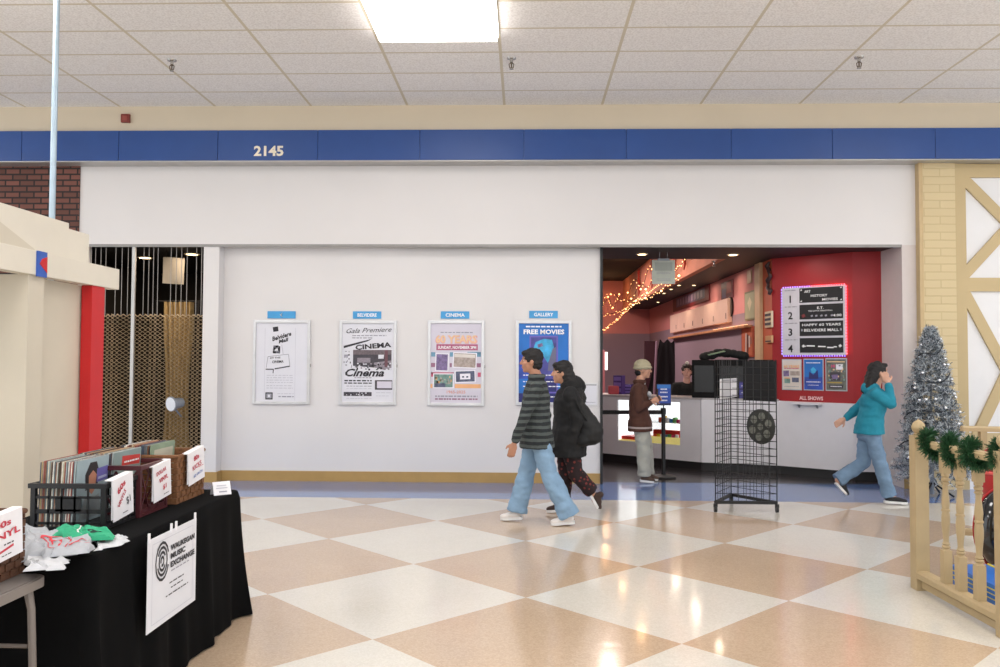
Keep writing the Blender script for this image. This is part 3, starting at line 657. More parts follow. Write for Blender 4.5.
for side in range(4):
    nb = 24 if side % 2 else 26
    for i in range(nb):
        f = (i+.5)/nb; uv = ((f, 1.012), (1.012, f), (f, -.012), (-.012, f))[side]
        (mbB if (side in (2, 3) or (side == 0 and f < .45)) else mbA).ball(s.P(uv[0], uv[1], -.012), .008, 6); k += 1
mbA.build('bulb_strip', led, t); mbB.build('bulb_strip', led2, t)
# three small posters
def poster_red(x0, x1, y0, y1, label):
    a = e(x0, y1); c = e(x1, y1); tz = e(x0, y0).z; w = (c-a).xy.length; O = Vector((a.x, a.y, (a.z+c.z)/2))+nR*.012; t = empty('small_poster', O+dR*w/2, label, 'poster', 'small posters on the red wall')
    h = tz-a.z
    MB().prism([O, O+dR*w, O+dR*w+Z3*h, O+Z3*h], -nR*.011).build('board', mat('poster board silver', 'b9bdc4', .5), t)
    return Sheet(O+dR*w*.04+Z3*h*.03, dR, Z3, w*.92, h*.94, t)
s = poster_red(782.5, 802, 359.5, 390, 'small cream anniversary poster, left of the three on the red wall').paper(mat('cream poster paper', 'd8cfc6', .6))
s.text(oran, '60 YEARS', .5, .74, .13, .85, 0, .03).greek(red_, .08, .92, .7, .03).rect(photoB, .04, .44, .36, .64, .05).rect(photoA, .42, .47, .95, .62).rect(photoC, .1, .2, .42, .36).rect(photoD, .52, .24, .9, .4).rect(oran, .1, .36, .4, .4).greek(grey_ink, .1, .9, .08, .02).done()
s = poster_red(804, 824, 359, 390.5, 'small bright blue film poster in the middle of the red wall').paper(mat('vivid blue poster', '1c6fc4'))
s.greek(whitep, .12, .88, .88, .03).rect(mat('deep blue print', '2f4fb0'), .0, .0, 1, .42).poly(cy_, [(.35, .68), (.5, .76), (.66, .66), (.6, .56), (.42, .55)], 2).poly(nv, [(.25, .35), (.28, .6), (.5, .5), (.74, .66), (.78, .36)], 3).greek(whitep, .12, .88, .24, .03, 4).greek(whitep, .2, .8, .14, .015, 4).done()
s = poster_red(826, 847.5, 358.5, 391, 'small busy grey and gold poster, right of the three on the red wall').paper(mat('grey green poster', '6d6f66', .6, var=.3, scale=20))
s.rect(yel, .05, .9, .95, .93).rect(mat('gold print', 'b39a4a', .6), .05, .22, .8, .26).rect(dgr, .18, .3, .72, .58).rect(photoB, .3, .36, .6, .5, .1, 3).rect(red_, .25, .72, .45, .82).rect(wp, .5, .66, .85, .84, 0, 2).rect(dgr, .15, .05, .85, .17).greek(whitep, .22, .78, .1, .03, 4).spots([photoA, photoC, photoD, yel], .1, .3, .95, .85, 40, .05, 4, 2).done()
a = e(799, 399.5); c = e(824, 399.5); w = (c-a).xy.length
mb = MB().text('ALL SHOWS', .07, Vector((a.x, a.y, a.z))+dR*w/2+nR*.0, dR, Z3, lift=.006, bold=.03, width=w*.95)
mb.build('wall_lettering', mat('pale pink lettering', 'f0c9cc', .5), label='pale lettering on the red wall under the small posters', cat='sign')
# ---- things on the end strip and trim of the right wall
struct(MB().bbox((SX-.05, 12.35, 0), (SX+.02, 12.62, zs2), .01), 'trim_post', mat('cream post', 'd8b890', .5))
def rw(px, py): d = ray(px, py); return d*((SX-.005)/d.x)+Vector((0, 0, EYE))
def wallbox(name, px0, py0, px1, py1, m, label, cat, th=.02, group=None, inner=None):
    a = rw(px0, (py0+py1)/2); c = rw(px1, (py0+py1)/2); zt_ = rw((px0+px1)/2, py0).z; zb_ = rw((px0+px1)/2, py1).z
    y0, y1 = min(a.y, c.y), max(a.y, c.y)
    t = empty(name, (SX, (y0+y1)/2, zb_), label, cat, group)
    MB().bbox((SX-th, y0, zb_), (SX-.0005, y1, zt_), min(.004, th/3)).build('frame', m, t)
    return t, Sheet((SX-th, y1, zb_), (0, -1, 0), Z3, y1-y0, zt_-zb_, t)
t, s = wallbox('framed_print', 745.5, 291, 756.5, 320, mat('olive frame', '7b7a5a', .5), 'pale green framed print beside the cream post', 'picture')
s.rect(mat('pale green print', 'a7a988', .6), .08, .06, .92, .94).poly(mat('cream print', 'cfc6a4', .6), [(.5, .3), (.3, .6), (.5, .8), (.7, .6)], 2).done()
t, s = wallbox('wall_ornament', 748, 270, 752, 283, mat('pale horn ornament', 'c9a88a', .4), 'small curved pale ornament above the framed print', 'ornament')
t, s = wallbox('wall_cubby', 743, 327, 755.5, 357, mat('red orange cubby', 'a8401f', .6), 'red orange cubby with tools hung in it, beside the cream post', 'cubby', .03)
s.rect(mat('orange backing', 'c2613a', .6), .08, .05, .92, .95)
for k, (u, m) in enumerate(((.35, 'cfc9c0'), (.5, '1d1b1c'), (.62, 'd8d2c8'), (.75, '8a5a48'))): s.rect(mat('tool '+str(k), m, .4), u, .12+.1*k*(k != 1), u+.1, .8-.05*k, .05*(k-1), 2)
s.done('tool')
# small boxes on the red orange end strip
def es(px, py): return onseg(px, py, (SX-.02, 12.3), (SX, 11.9))
strip = wallseg
for (px0, py0, px1, py1, m, nm, lab, cat) in ((766.5, 312, 773, 328, 'd9c7a8', 'thermostat', 'cream wall control on the orange strip beside the session board', 'control'), (767, 336, 773, 343, 'c89a6a', 'switch_plate', 'small tan switch plate below the cream control', 'switch')):
    a = rw(px0, py1); c = rw(px1, py1); zt_ = rw(px0, py0).z
    t = empty(nm, (SX, (a.y+c.y)/2, a.z), lab, cat)
    MB().bbox((SX-.03, c.y, a.z), (SX, a.y, zt_), .004).build('plate', mat(nm+' plastic', m, .4), t)
    for j in range(3 if nm == 'thermostat' else 1): MB().box((SX-.036, c.y+.02, a.z+(zt_-a.z)*(.15+.28*j)), (SX-.029, a.y-.02, a.z+(zt_-a.z)*(.3+.28*j))).build('button', dgr, t)
a = rw(771, 262); c = rw(771, 295)
vs = [Vector((SX-.03-.02*(i % 2), a.y+.06*math.sin(i*1.3), a.z+(c.z-a.z)*i/9)) for i in range(10)]
MB().tube(vs, [.015+.02*abs(math.sin(i)) for i in range(10)], 8).build('hanging_ornament', mat('dark tangled ornament', '3a2626', .5), label='dark twisted ornament hanging on the orange strip near the ceiling', cat='ornament', smooth=True)
# cabinets on the right wall
cabx = 3.47
def cxp(px, py): d = ray(px, py); return d*(cabx/d.x)+Vector((0, 0, EYE))
ya, yb = cxp(727.5, 310).y, cxp(670, 320).y; zc1 = (cxp(728, 298).z+cxp(670, 315.5).z)/2; zc0 = (cxp(728, 321).z+cxp(670, 334).z)/2
ncab = 6
doorm = mat('pale maple laminate', 'e5c3b0', .45, var=.04, scale=3)
for i in range(ncab):
    y0 = ya+(yb-ya)*i/ncab; y1 = ya+(yb-ya)*(i+1)/ncab
    lab = ['nearest pale wall cabinet, beside the round black disc', 'second pale wall cabinet from the near end of the row'][i] if i < 2 else ('farthest pale wall cabinet in the row' if i == ncab-1 else ('%s pale wall cabinet from the near end of the row' % ['third', 'fourth', 'fifth'][i-2]))
    t = empty('wall_cabinet', (SX, (y0+y1)/2, zc0), lab, 'cabinet', 'pale wall cabinets above the counter')
    MB().box((cabx+.02, y0+.002, zc0), (SX-.001, y1-.002, zc1)).build('body', doorm, t)
    dr = MB().bbox((cabx, y0+.006, zc0+.004), (cabx+.02, y1-.006, zc1-.004), .004).build('door', doorm, t)
    MB().tube([(cabx-.012, y0+.08, zc0+.06), (cabx-.012, y0+.08, zc0+.16)], .006).build('handle', chrome, dr)
t, s = wallbox('banner_sign', 673.5, 290, 710, 306, mat('dark red sign', '7c2029', .5), 'long dark red banner sign above the pale wall cabinets', 'sign')
s.rect(mat('violet grey print', '6f5d78', .5), .12, .2, .9, .8)
for k in range(9): s.rect(mat('dull violet letters', 'a892a8', .5), .16+k*.08, .3, .205+k*.08, .72, .1, 2)
s.done()
t, s = wallbox('movie_poster', 722, 281, 733.5, 299, mat('red blue print', '6a2030', .5), 'small dark red and blue poster above the near cabinet', 'poster')
s.rect(mat('blue violet print', '5a4a7a', .5), .1, .1, .45, .6).rect(mat('bright red print', 'a82430', .5), .5, .3, .9, .9).done()
c = rw(731, 307); t = empty('wall_disc', (SX-.02, c.y, c.z-.2), 'round black disc on the wall beside the near cabinet', 'ornament')
Mx = Matrix.Translation((SX-.03, c.y, c.z)) @ Matrix.Rotation(R_(-90), 4, 'Y')
MB().lathe([(.17, -.028), (.18, -.02), (.18, 0), (.06, .004), (.055, .012)], 28, Mx).build('disc', mat('black vinyl', '141416', .3), t, smooth='auto')
MB().lathe([(.05, .008), (.05, .016)], 20, Mx).build('centre_label', mat('grey label', '6a6a6a', .5), t)
# lit shelf strip under the cabinets and violet panel at the near end
t = empty('shelf', (SX-.06, (ya+yb)/2, zc0-.12), 'long narrow amber lit shelf under the pale wall cabinets', 'shelf')
MB().bbox((3.42, 12.9, zc0-.14), (SX-.001, yb, zc0-.1), .006).build('board', mat('amber wood shelf', 'c98a5c', .45, var=.2), t)
MB().box((3.46, 13.0, zc0-.1), (3.5, 15.2, zc0-.09)).build('light_strip', mat('amber strip light', 'ffffff', .4, emit='ffb060', estr=3), t)
# dark frame with draped black stand (at the back)
Yb = 19.5
a, c = at(650, 342, Yb), at(680, 342, Yb); fl = at(665, 400, Yb)
t = empty('draped_stand', ((a.x+c.x)/2, Yb, 0), 'tall stand draped in black cloth behind the counter', 'stand')
vs = []; fs = []
for j in range(13):
    v = j/12; z = at(665, 341, Yb).z*(1-v)+.0*v
    for i in range(17):
        u = i/16; hw = .17+.5*v; x = (a.x+c.x)/2+.05+(u-.5)*2*hw; vs.append((x, Yb+.06*math.sin(u*22)*v, z+(.04*math.cos(u*12) if j == 0 else 0)))
for j in range(12):
    for i in range(16): q = j*17+i; fs.append((q, q+1, q+18, q+17))
MB().add(vs, fs).build('drape', mat('black cloth', '17151a', .9), t, smooth=True)
mb = MB(); ztp = at(665, 341, Yb).z
mb.tube([((a.x+c.x)/2+.22, Yb-.05, ztp+.05), ((a.x+c.x)/2+.75, Yb-.05, 0)], .03).tube([((a.x+c.x)/2-.2, Yb-.05, ztp), ((a.x+c.x)/2-.3, Yb-.05, 0)], .03)
mb.build('leg', mat('mauve painted timber', '8d7283', .6), t)
x_ = at(652, 345, 21).x
MB().bbox((x_-.18, 21, 0), (x_+.1, 21.1, at(652, 341, 21).z), .01).build('banner_stand', mat('dark maroon', '3c1722', .7), label='narrow dark maroon upright panel left of the black draped stand', cat='panel')
# purple and red clutter on the counter at far left
purple = mat('purple card', '4a3578', .5, var=.2); k = 0
def cpt(px, d): return A3+dAB*uA(px)+nAB*d
for (px, d, w, h, m, nm, lab) in ((608.5, .3, .16, .3, purple, 'leaflet_rack', 'dark purple leaflet rack on the left end of the counter'), (614, .45, .14, .16, mat('deep violet box', '3a2a66', .5), 'candy_box', 'violet candy box on the counter right of the purple rack')):
    c = cpt(px, d); t = empty(nm, (c.x, c.y, CT+.025), lab, 'box')
    M = Matrix(((dAB.x, nAB.x, 0, c.x), (dAB.y, nAB.y, 0, c.y), (0, 0, 1, CT+.025), (0, 0, 0, 1)))
    MB().bbox((-w/2, -.05, 0), (w/2, .05, h), .006, M).build('body', m, t)
    for j in range(3): MB().box((-w*.4, -.058, h*(.12+.3*j)), (w*.4, -.05, h*(.32+.3*j)), M).build('card', mat('pale violet card', '7d68b0', .5), t)
c = cpt(606, .2)
MB().bbox((c.x-.08, c.y-.06, CT+.025), (c.x+.09, c.y+.06, CT+.16), .03).build('napkin_bundle', mat('coral red cloth', 'a8434c', .8, var=.15), label='coral red bundle on the counter in front of the purple rack', cat='bundle', smooth='auto')
# bright frame at the left back
c0 = at(606, 372, 16); 
t = empty('lit_sign', (c0.x, 16, 0), 'tall pink sign with a white light edge at the far left of the lobby', 'sign')
MB().bbox((c0.x-.25, 16, 0), (c0.x-.02, 16.1, at(606, 350, 16).z), .01).build('board', mat('pink board', 'b26a72', .6), t)
MB().bbox((c0.x-.02, 15.99, at(606, 370, 16).z), (c0.x+.03, 16.05, at(606, 352, 16).z), .005).build('light_edge', mat('white light edge', 'ffffff', .4, emit='ffe6e0', estr=1.5), t)
# counter-top machines behind the grid rack
bm2 = mat('black machine casing', '0c0c0d', .7, spec=.2)
pz = at(700, 360, 12.4)
Dm = d2; Nm = Vector((-d2.y, d2.x, 0)); Mk = Matrix(((Dm.x, Nm.x, 0, KB[0]), (Dm.y, Nm.y, 0, KB[1]), (0, 0, 1, CT+.026), (0, 0, 0, 1)))
def uK(px): p = onseg(px, 380, (KB[0]+Nm.x*.15, KB[1]+Nm.y*.15), (KC[0]+Nm.x*.15, KC[1]+Nm.y*.15)); return (p-Vector((KB[0], KB[1], 0))).dot(Dm)
hz = at(720, 360, 12.2).z-CT-.026
for i, (pa, pb, lab) in enumerate(((692, 717, 'black machine cabinet next to the cashier'), (717.5, 748, 'black machine cabinet behind the left of the wire rack'), (748.5, 774, 'black machine cabinet behind the right of the wire rack'))):
    ua, ub = uK(pa), uK(pb)
    t = empty('drink_machine', Mk @ Vector(((ua+ub)/2, .3, 0)), lab, 'machine', 'black machines on the counter')
    MB().bbox((ua+.004, .07, 0), (ub-.004, .29, hz), .012, Mk).build('casing', bm2, t)
    MB().bbox((ua+.04, .062, hz*.15), (ub-.04, .075, hz*.85), .004, Mk).build('panel', mat('black glossy panel', '0b0b0d', .35), t)
# heaped black coat on the machines
mb = MB(); rnd = random.Random(3)
for k in range(16):
    u = uK(704)+(uK(744)-uK(704))*k/15; mb.ball(Mk @ Vector((u, .18, hz+.05+.05*math.sin(math.pi*k/15)+rnd.uniform(-.01, .01))), (.075, .1, .05+.02*rnd.random()), 10)
mb.build('heaped_coat', mat('black wool', '151514', .95, bump=.5, bscale=30), label='heaped black coat on top of the black machines', cat='coat', smooth=True)
mb = MB()
for k in range(7):
    u = uK(710)+(uK(724)-uK(710))*k/6; mb.ball(Mk @ Vector((u, .07, hz+.075+.008*k)), (.03, .02, .012), 8)
mb.build('green_scarf', mat('sage cloth', '7d8f74', .9), label='small sage green cloth lying on the black coat', cat='scarf', smooth=True)
# ---- downlights in soffit
for px, py, lab in ((642, 254, 'warm downlight in the dark soffit above the hanging notice'), (733, 254.5, 'warm downlight in the dark soffit above the wall cabinets')):
    d = ray(px, py); p = d*((zs2-EYE)/d.z); downlight(p.x, p.y, zs2, lab, 'soffit downlights', .065)
for i, (px, py) in enumerate(((658, 302), (664, 293), (671, 289), (679, 285), (694, 285))):
    d = ray(px, py); p = d*((zs2-EYE)/d.z)
    if 2.9 < p.x < 3.5: downlight(p.x, p.y, zs2, 'small recessed light in the dark strip over the cabinets', 'small lights in the dark strip', .03)
# sprinkler under the soffit, paper notice
d = ray(714, 261); p = d*((zs2-EYE)/d.z); t = empty('soffit_sprinkler', (p.x, p.y, zs2), 'small sprinkler under the dark soffit, right of the hanging notice', 'sprinkler')
MB().lathe([(.04, 0), (.035, -.01), (.012, -.02), (.012, -.06), (.03, -.07), (.03, -.075)], 14, c=(p.x, p.y, zs2)).build('head', chrome, t, smooth='auto')
c = at(663.5, 272, 11.2); ztp = at(663, 260, 11.2).z; zbt = at(663, 284, 11.2).z
t = empty('hanging_notice', (c.x, 11.2, zbt), 'pale grey paper notice hanging from the soffit at the cinema entrance', 'sign')
O = Vector((c.x-.155, 11.2, zbt))
s = Sheet(O, X3, Z3, .31, ztp-zbt, t).paper(mat('pale grey green paper', 'b9bdb2', .6)); 
s.rect(mat('grey print block', 'a3a79f', .6), .12, .55, .88, .9)
for v in (.48, .42, .2, .14): s.greek(grey_ink, .2, .8, v, .02)
s.done()
MB().tube([(c.x-.05, 11.2, ztp), (c.x-.05, 11.2, zs2)], .003).tube([(c.x+.05, 11.2, ztp), (c.x+.05, 11.2, zs2)], .003).bbox((c.x-.08, 11.19, ztp-.01), (c.x+.08, 11.21, ztp+.02), .003).build('hanger', greyp, t)
# ---- string lights, each strand one thing with its bulbs
bulb = mat('warm string bulb', 'ffffff', .4, emit='ffb870', estr=6); wire = mat('dark green wire', '2a2f22', .6)
strands = [
 [(2.74, 12.6, 3.42), (2.74, 14, 3.3), (2.74, 15.5, 3.16), (2.74, 17, 3.12), (2.74, 19, 3.08), (2.74, 21, 3.04), (2.7, 23.2, 2.98), (2.2, 23.3, 2.86)],
 [(2.74, 13.5, 3.75), (2.74, 14.4, 3.45), (2.74, 15.3, 3.62), (2.74, 16.2, 3.3), (2.74, 17.2, 3.5), (2.74, 18.2, 3.2), (2.74, 19.6, 3.4), (2.74, 21, 3.15), (2.72, 23.1, 3.3)],
 [(2.74, 14.5, 3.06), (2.74, 17, 2.99), (2.72, 19.5, 2.97), (2.7, 22, 2.9), (2.6, 23.2, 2.72), (2.3, 23.3, 2.5), (2.15, 23.3, 2.4)],
 [(2.74, 16, 3.68), (2.74, 17, 3.4), (2.74, 18, 3.66), (2.74, 19.2, 3.3), (2.74, 20.5, 3.6), (2.72, 22.5, 3.2), (2.5, 23.3, 3.5), (2.2, 23.3, 3.1)],
 [(2.7, 23.25, 3.5), (2.5, 23.3, 3.1), (2.35, 23.3, 3.45), (2.15, 23.3, 3.0), (2.0, 23.3, 3.3)]]
labs = ['string of warm bulbs running along the lower edge of the orange cove', 'string of warm bulbs looped high on the near orange cove', 'lowest string of warm bulbs drooping down to the back wall', 'string of warm bulbs looped on the far orange cove', 'string of warm bulbs zigzagging on the far back wall']
def resample(P, n):
    P = [Vector(p) for p in P]; out = []
    for i in range(n):
        f = i/(n-1)*(len(P)-1); k = min(int(f), len(P)-2); g = f-k
        p0, p1, p2, p3 = P[max(k-1, 0)], P[k], P[k+1], P[min(k+2, len(P)-1)]
        out.append(.5*((2*p1)+(p2-p0)*g+(2*p0-5*p1+4*p2-p3)*g*g+(3*p1-p0-3*p2+p3)*g**3))
    return out
for k, P in enumerate(strands):
    t = empty('string_lights', P[0], labs[k], 'string lights', 'warm string lights in the cove')
    Q = resample(P, 70); MB().tube(Q, .006, 4).build('wire', wire, t)
    mb = MB(); rnd = random.Random(k)
    for i, q in enumerate(Q if k in (0, 2) else Q[::3]):
        mb.ball(q+Vector((-.02, rnd.uniform(-.03, .03), rnd.uniform(-.05, .02))), .009 if i % (9 if k in (0, 2) else 5) else .022, 6)
    mb.build('bulbs', bulb, t)
# red ribbons hanging in the cove
rnd = random.Random(5)
for k, y in enumerate((14.2, 15.2, 16.4, 17.8, 19.8)):
    pts = [(2.76-.01*(i % 2), y+.05*math.sin(i), 3.78-.09*i) for i in range(8)]
    MB().tube(pts, [.02, .03, .02, .03, .025, .03, .02, .01], 6).build('ribbon', mat('red tinsel', 'b03a2a', .4), label='red tinsel strand hanging in the orange cove', cat='tinsel', group='red tinsel strands in the cove')
# ================================================================= KIOSK AT THE LEFT
KX = -3.2
kw = mat('cream painted timber', 'd8d1c3', .6, var=.03, scale=3); kw2 = mat('cream plywood', 'cac1b0', .65, var=.04, scale=2)
def onx(px, py, X): d = ray(px, py); return d*(X/d.x)+Vector((0, 0, EYE))
kiosk = empty('kiosk', (KX-.6, 5.4, 0), 'cream timber kiosk with a red post at the left, behind the record table', 'kiosk')
ye = onx(119.3, 280, KX).y; zh1 = onx(119.3, 269.4, KX).z; zh0 = onx(119.3, 289.8, KX).z
MB().bbox((KX-.09, 3.2, zh0), (KX, ye, zh1), .005).build('header_beam', kw, kiosk)
yf = onx(89, 250, KX-.03).y; y69 = onx(69, 225, KX-.03).y; zf1 = onx(40, 214.5, KX-.03).z; zf2 = onx(80, 232, KX-.03).z
MB().prism([(KX-.03, 3.2, zh1), (KX-.03, yf, zh1), (KX-.03, yf, zf2), (KX-.03, y69, zf2), (KX-.03, y69, zf1), (KX-.03, 3.2, zf1)], (-.05, 0, 0)).build('fascia', kw, kiosk)
pa = onx(0, 222, KX-.02); pb = onx(34, 255, KX-.02)
MB().prism([(KX-.028, 3.6, zh1), (KX-.028, pb.y, zh1), (KX-.028, pb.y, zh1+.01), (KX-.028, pa.y, pa.z), (KX-.028, 3.6, pa.z+.3)], (.012, 0, 0)).build('gable_board', kw2, kiosk)
MB().bbox((KX-1.5, 3.2, zh1), (KX-.09, yf-.02, zh1+.05), .005).build('roof_board', kw2, kiosk)
y1 = onx(26, 380, KX-.015).y; y2 = onx(42, 380, KX-.015).y
MB().bbox((KX-.45, y1, 0), (KX-.015, y2, zh0), .004).build('post', kw2, kiosk)
y3 = onx(79, 380, KX-.1).y
MB().box((KX-.14, y2, 0), (KX-.1, y3+.05, zh0)).build('wall_panel', kw2, kiosk)
MB().box((KX-1.5, y2+.3, 0), (KX-.45, y2+.34, zh0)).build('back_panel', kw2, kiosk)
yr = onx(103, 380, KX-.01).y
MB().bbox((KX-.09, y3-.01, 0), (KX-.01, yr, zh0), .004).build('red_post', mat('bright red timber', 'c21a1e', .45, var=.03), kiosk, label='bright red post')
# block-pattern card on the header
a = onx(36, 264, KX); c = onx(45.5, 264, KX); zt_ = onx(40.5, 251.5, KX).z; zb_ = onx(40.5, 277, KX).z
cd = empty('painted_sign', (KX, (a.y+c.y)/2, zb_), 'small blue and red painted square on the cream kiosk beam', 'sign')
MB().box((KX+.0005, a.y, zb_), (KX+.012, c.y, zt_)).build('board', mat('royal blue paint', '2f58b0', .5), cd)
MB().prism([(KX+.0125, c.y-.002, zb_+.03), (KX+.0125, c.y-.002, zt_-.03), (KX+.0125, a.y+.045, (zb_+zt_)/2+.035), (KX+.0125, a.y+.02, (zb_+zt_)/2)], (.002, 0, 0)).build('red_shape', mat('bright red timber', 'c21a1e'), cd)
# pole
c = onx(54.7, 100, -3.95)
pole = empty('metal_pole', (c.x, c.y, 0), 'slim pale blue metal pole rising to the ceiling behind the kiosk', 'pole')
MB().tube([(c.x, c.y, .01), (c.x, c.y, CEIL-.012)], .024, 14).build('shaft', mat('pale blue metal', 'a9bccb', .35, .3), pole, smooth='auto')
MB().lathe([(.09, 0), (.09, .01), (.04, .03), (.026, .05)], 18, c=(c.x, c.y, 0)).build('base_flange', greyp, pole, smooth='auto')
MB().lathe([(.026, -.05), (.05, -.02), (.06, -.0)], 18, c=(c.x, c.y, CEIL)).build('top_flange', greyp, pole, smooth='auto')

# ================================================================= RECORD TABLE
TZ = .76
cloth = mat('black tablecloth', '070708', .95, var=.15, scale=6, spec=.12)
def clothmesh(x0, x1, y0, y1, z, seed, flare=.03):
    """cloth over a table: flat top, soft edge, hanging folds; x1,y1 = front and far edge"""
    import math as m
    per = []; r = .05; n = 0
    def arc(cx, cy, a0, a1, k=6):
        for i in range(k+1):
            t = a0+(a1-a0)*i/k; per.append((cx+r*m.cos(t), cy+r*m.sin(t), m.cos(t), m.sin(t)))
    def run(ax, ay, bx, by, nx, ny):
        L = m.hypot(bx-ax, by-ay); k = int(L/.025)
        for i in range(1, k): f = i/k; per.append((ax+(bx-ax)*f, ay+(by-ay)*f, nx, ny))
    arc(x1-r, y1-r, m.pi/2, 0); run(x1, y1-r, x1, y0+r, 1, 0); arc(x1-r, y0+r, 0, -m.pi/2)
    run(x1-r, y0, x0+r, y0, 0, -1); arc(x0+r, y0+r, -m.pi/2, -m.pi); run(x0, y0+r, x0, y1-r, -1, 0); arc(x0+r, y1-r, m.pi, m.pi/2); run(x0+r, y1, x1-r, y1, 0, 1)
    rnd = random.Random(seed); ph = [rnd.uniform(0, 6) for _ in range(6)]
    prof = [(-.012, 0), (-.004, -.003), (0, -.012)]+[(None, -z*k/16) for k in range(1, 16)]+[(None, -z+.004)]
    vs = []; fs = []; N = len(per); s = 0; S = []
    for i, p in enumerate(per):
        if i: s += m.hypot(p[0]-per[i-1][0], p[1]-per[i-1][1])
        S.append(s)
    for (o, dz) in prof:
        for i, (x, y, nx, ny) in enumerate(per):
            f = -dz/z
            if o is None:
                w = .5*(m.sin(S[i]*21+ph[0])+m.sin(S[i]*37+ph[1]+f*2)*.5+m.sin(S[i]*9+ph[2])*.8)
                corner = 1 if (abs(nx) > .05 and abs(ny) > .05) else 0
                o_ = flare*f+.028*w*f**.8+.05*corner*f*f*(1+0*w)+.01
            else: o_ = o
            vs.append((x+nx*o_, y+ny*o_, z+dz+.006))
    for k in range(len(prof)-1):
        for i in range(N): j = (i+1) % N; fs.append((k*N+i, (k+1)*N+i, (k+1)*N+j, k*N+j))
    fs.append(list(range(N))[::-1])
    return vs, fs
vs, fs = clothmesh(-2.52, -1.74, 3.32, 5.07, TZ, 3, .02)
tc_ = MB().add(vs, fs).build('tablecloth', cloth, smooth='auto', label='black cloth hanging to the floor over the long record table', cat='tablecloth')
TT = TZ+.007
# near folding table
taupe = mat('taupe plastic table top', '7d7570', .55); tleg = mat('taupe steel leg', '766d67', .5, .3)
ft = empty('folding_table', (-2.2, 2.5, 0), 'taupe folding table with a rounded corner at the bottom left corner', 'table')
NT = .72; X1, Y1 = -1.85, 3.215
def roundrect(x0, y0, x1, y1, r, k=6):
    P = []
    for cx, cy, a in ((x1-r, y1-r, 0), (x0+r, y1-r, 90), (x0+r, y0+r, 180), (x1-r, y0+r, 270)):
        for i in range(k+1): t = R_(a+90*i/k); P.append((cx+r*math.cos(t), cy+r*math.sin(t)))
    return P
MB().prism([(x, y, NT-.035) for x, y in roundrect(-2.6, 1.4, X1, Y1, .06)], (0, 0, .035)).build('tabletop', taupe, ft)
MB().prism([(x, y, NT) for x, y in roundrect(-2.59, 1.41, X1-.012, Y1-.012, .05)], (0, 0, .004)).build('top_skin', mat('grey vinyl top', '6e6763', .6), ft)
for (lx, ly, dx, dy) in ((-1.875, 3.11, .0, -.0), (-2.5, 3.12, 0, 0), (-1.95, 1.5, 0, 0), (-2.5, 1.5, 0, 0)):
    MB().tube([(lx, ly, NT-.036), (lx+.02, ly-.01, NT-.1), (lx+.06*(1 if ly > 2 and lx > -2.2 else .2), ly-.03, .01)], [.016, .014, .013], 10).build('leg', tleg, ft, smooth='auto')
MB().tube([(-1.865, 3.10, .48), (-2.49, 3.11, .48)], .008, 8).build('cross_bar', tleg, ft)

# ---- crates
marn = mat('maroon plastic', '4a1c22', .4); blkp = mat('black plastic', '161618', .4)
def frame_M(px, py, rz, z=TT):
    p = gr(px, py, TZ); return Matrix.Translation((p.x, p.y, z)) @ Matrix.Rotation(rz, 4, 'Z')
def crate(px, py, rz, m, label, w=.36, d=.37, h=.235, diag=False):
    """origin = near right corner; x runs left (negative), y away"""
    M = frame_M(px, py, rz); t = empty('record_crate', M @ Vector((-w/2, d/2, 0)), label, 'crate')
    mb = MB(); b_ = .022
    def bx_(a, c): mb.box(a, c, M)
    bx_((-w, 0, 0), (0, d, .012))
    for x0 in (-w, -b_):
        for y0 in (0, d-b_): bx_((x0, y0, .012), (x0+b_, y0+b_, h-.022))
    mb.build('base_frame', m, t)
    mb = MB()
    for a, c in (((-w-.008, -.008, h-.022), (.008, .014, h)), ((-w-.008, d-.014, h-.022), (.008, d+.008, h)), ((-w-.008, .014, h-.022), (-w+.014, d-.014, h)), ((-.014, .014, h-.022), (.008, d-.014, h))): mb.box(a, c, M)
    mb.build('rim', m, t)
    for k in range(4):
        mb = MB(); S = [((-w+b_, .004, 0), (1, 0, 0), w-2*b_), ((-.008, b_, 0), (0, 1, 0), d-2*b_), ((-w+b_, d-.008, 0), (1, 0, 0), w-2*b_), ((-w+.006, b_, 0), (0, 1, 0), d-2*b_)][k]
        o = Vector(S[0]); u = Vector(S[1]); L = S[2]; th = Vector((0, .004, 0)) if u.x else Vector((.004, 0, 0))
        def bar(p, q, wd):
            dd = (q-p).normalized(); n = dd.cross(th).normalized()*wd/2
            mb.prism([M @ x for x in (p+n, p-n, q-n, q+n)], (M.to_3x3() @ th))
        zz = Vector((0, 0, 1))
        if diag:
            kk = 3
            for i in range(kk):
                a = o+u*L*i/kk; c = o+u*L*(i+1)/kk
                bar(a+zz*.02, c+zz*(h-.03), .009); bar(c+zz*.02, a+zz*(h-.03), .009)
            bar(o+zz*.025, o+u*L+zz*.025, .02)
        else:
            for z_ in (.03, .085, .15): bar(o+zz*z_, o+u*L+zz*z_, .012 if z_ != .085 else .02)
            for i in range(1, 5): bar(o+u*L*i/5+zz*.01, o+u*L*i/5+zz*(h-.02), .01)
            p = o+u*L*.3; mb.prism([M @ x for x in (p+zz*.085, p+u*L*.4+zz*.085, p+u*L*.4+zz*.15, p+zz*.15)], M.to_3x3() @ th)
        mb.build('side_wall', m, t)
    return t, M
spine_cols = ['8a6048', 'c9b89a', '4c5260', 'd8d4cc', '6a3f38', '38363a', '9a8a78', '6d7a80', 'b58a6a', '5d5f50', 'dcd2b8', '6b6a70', '945048', '4f5a6a', 'b8a27a', 'efe8dc', '574038', '9aa5a6']
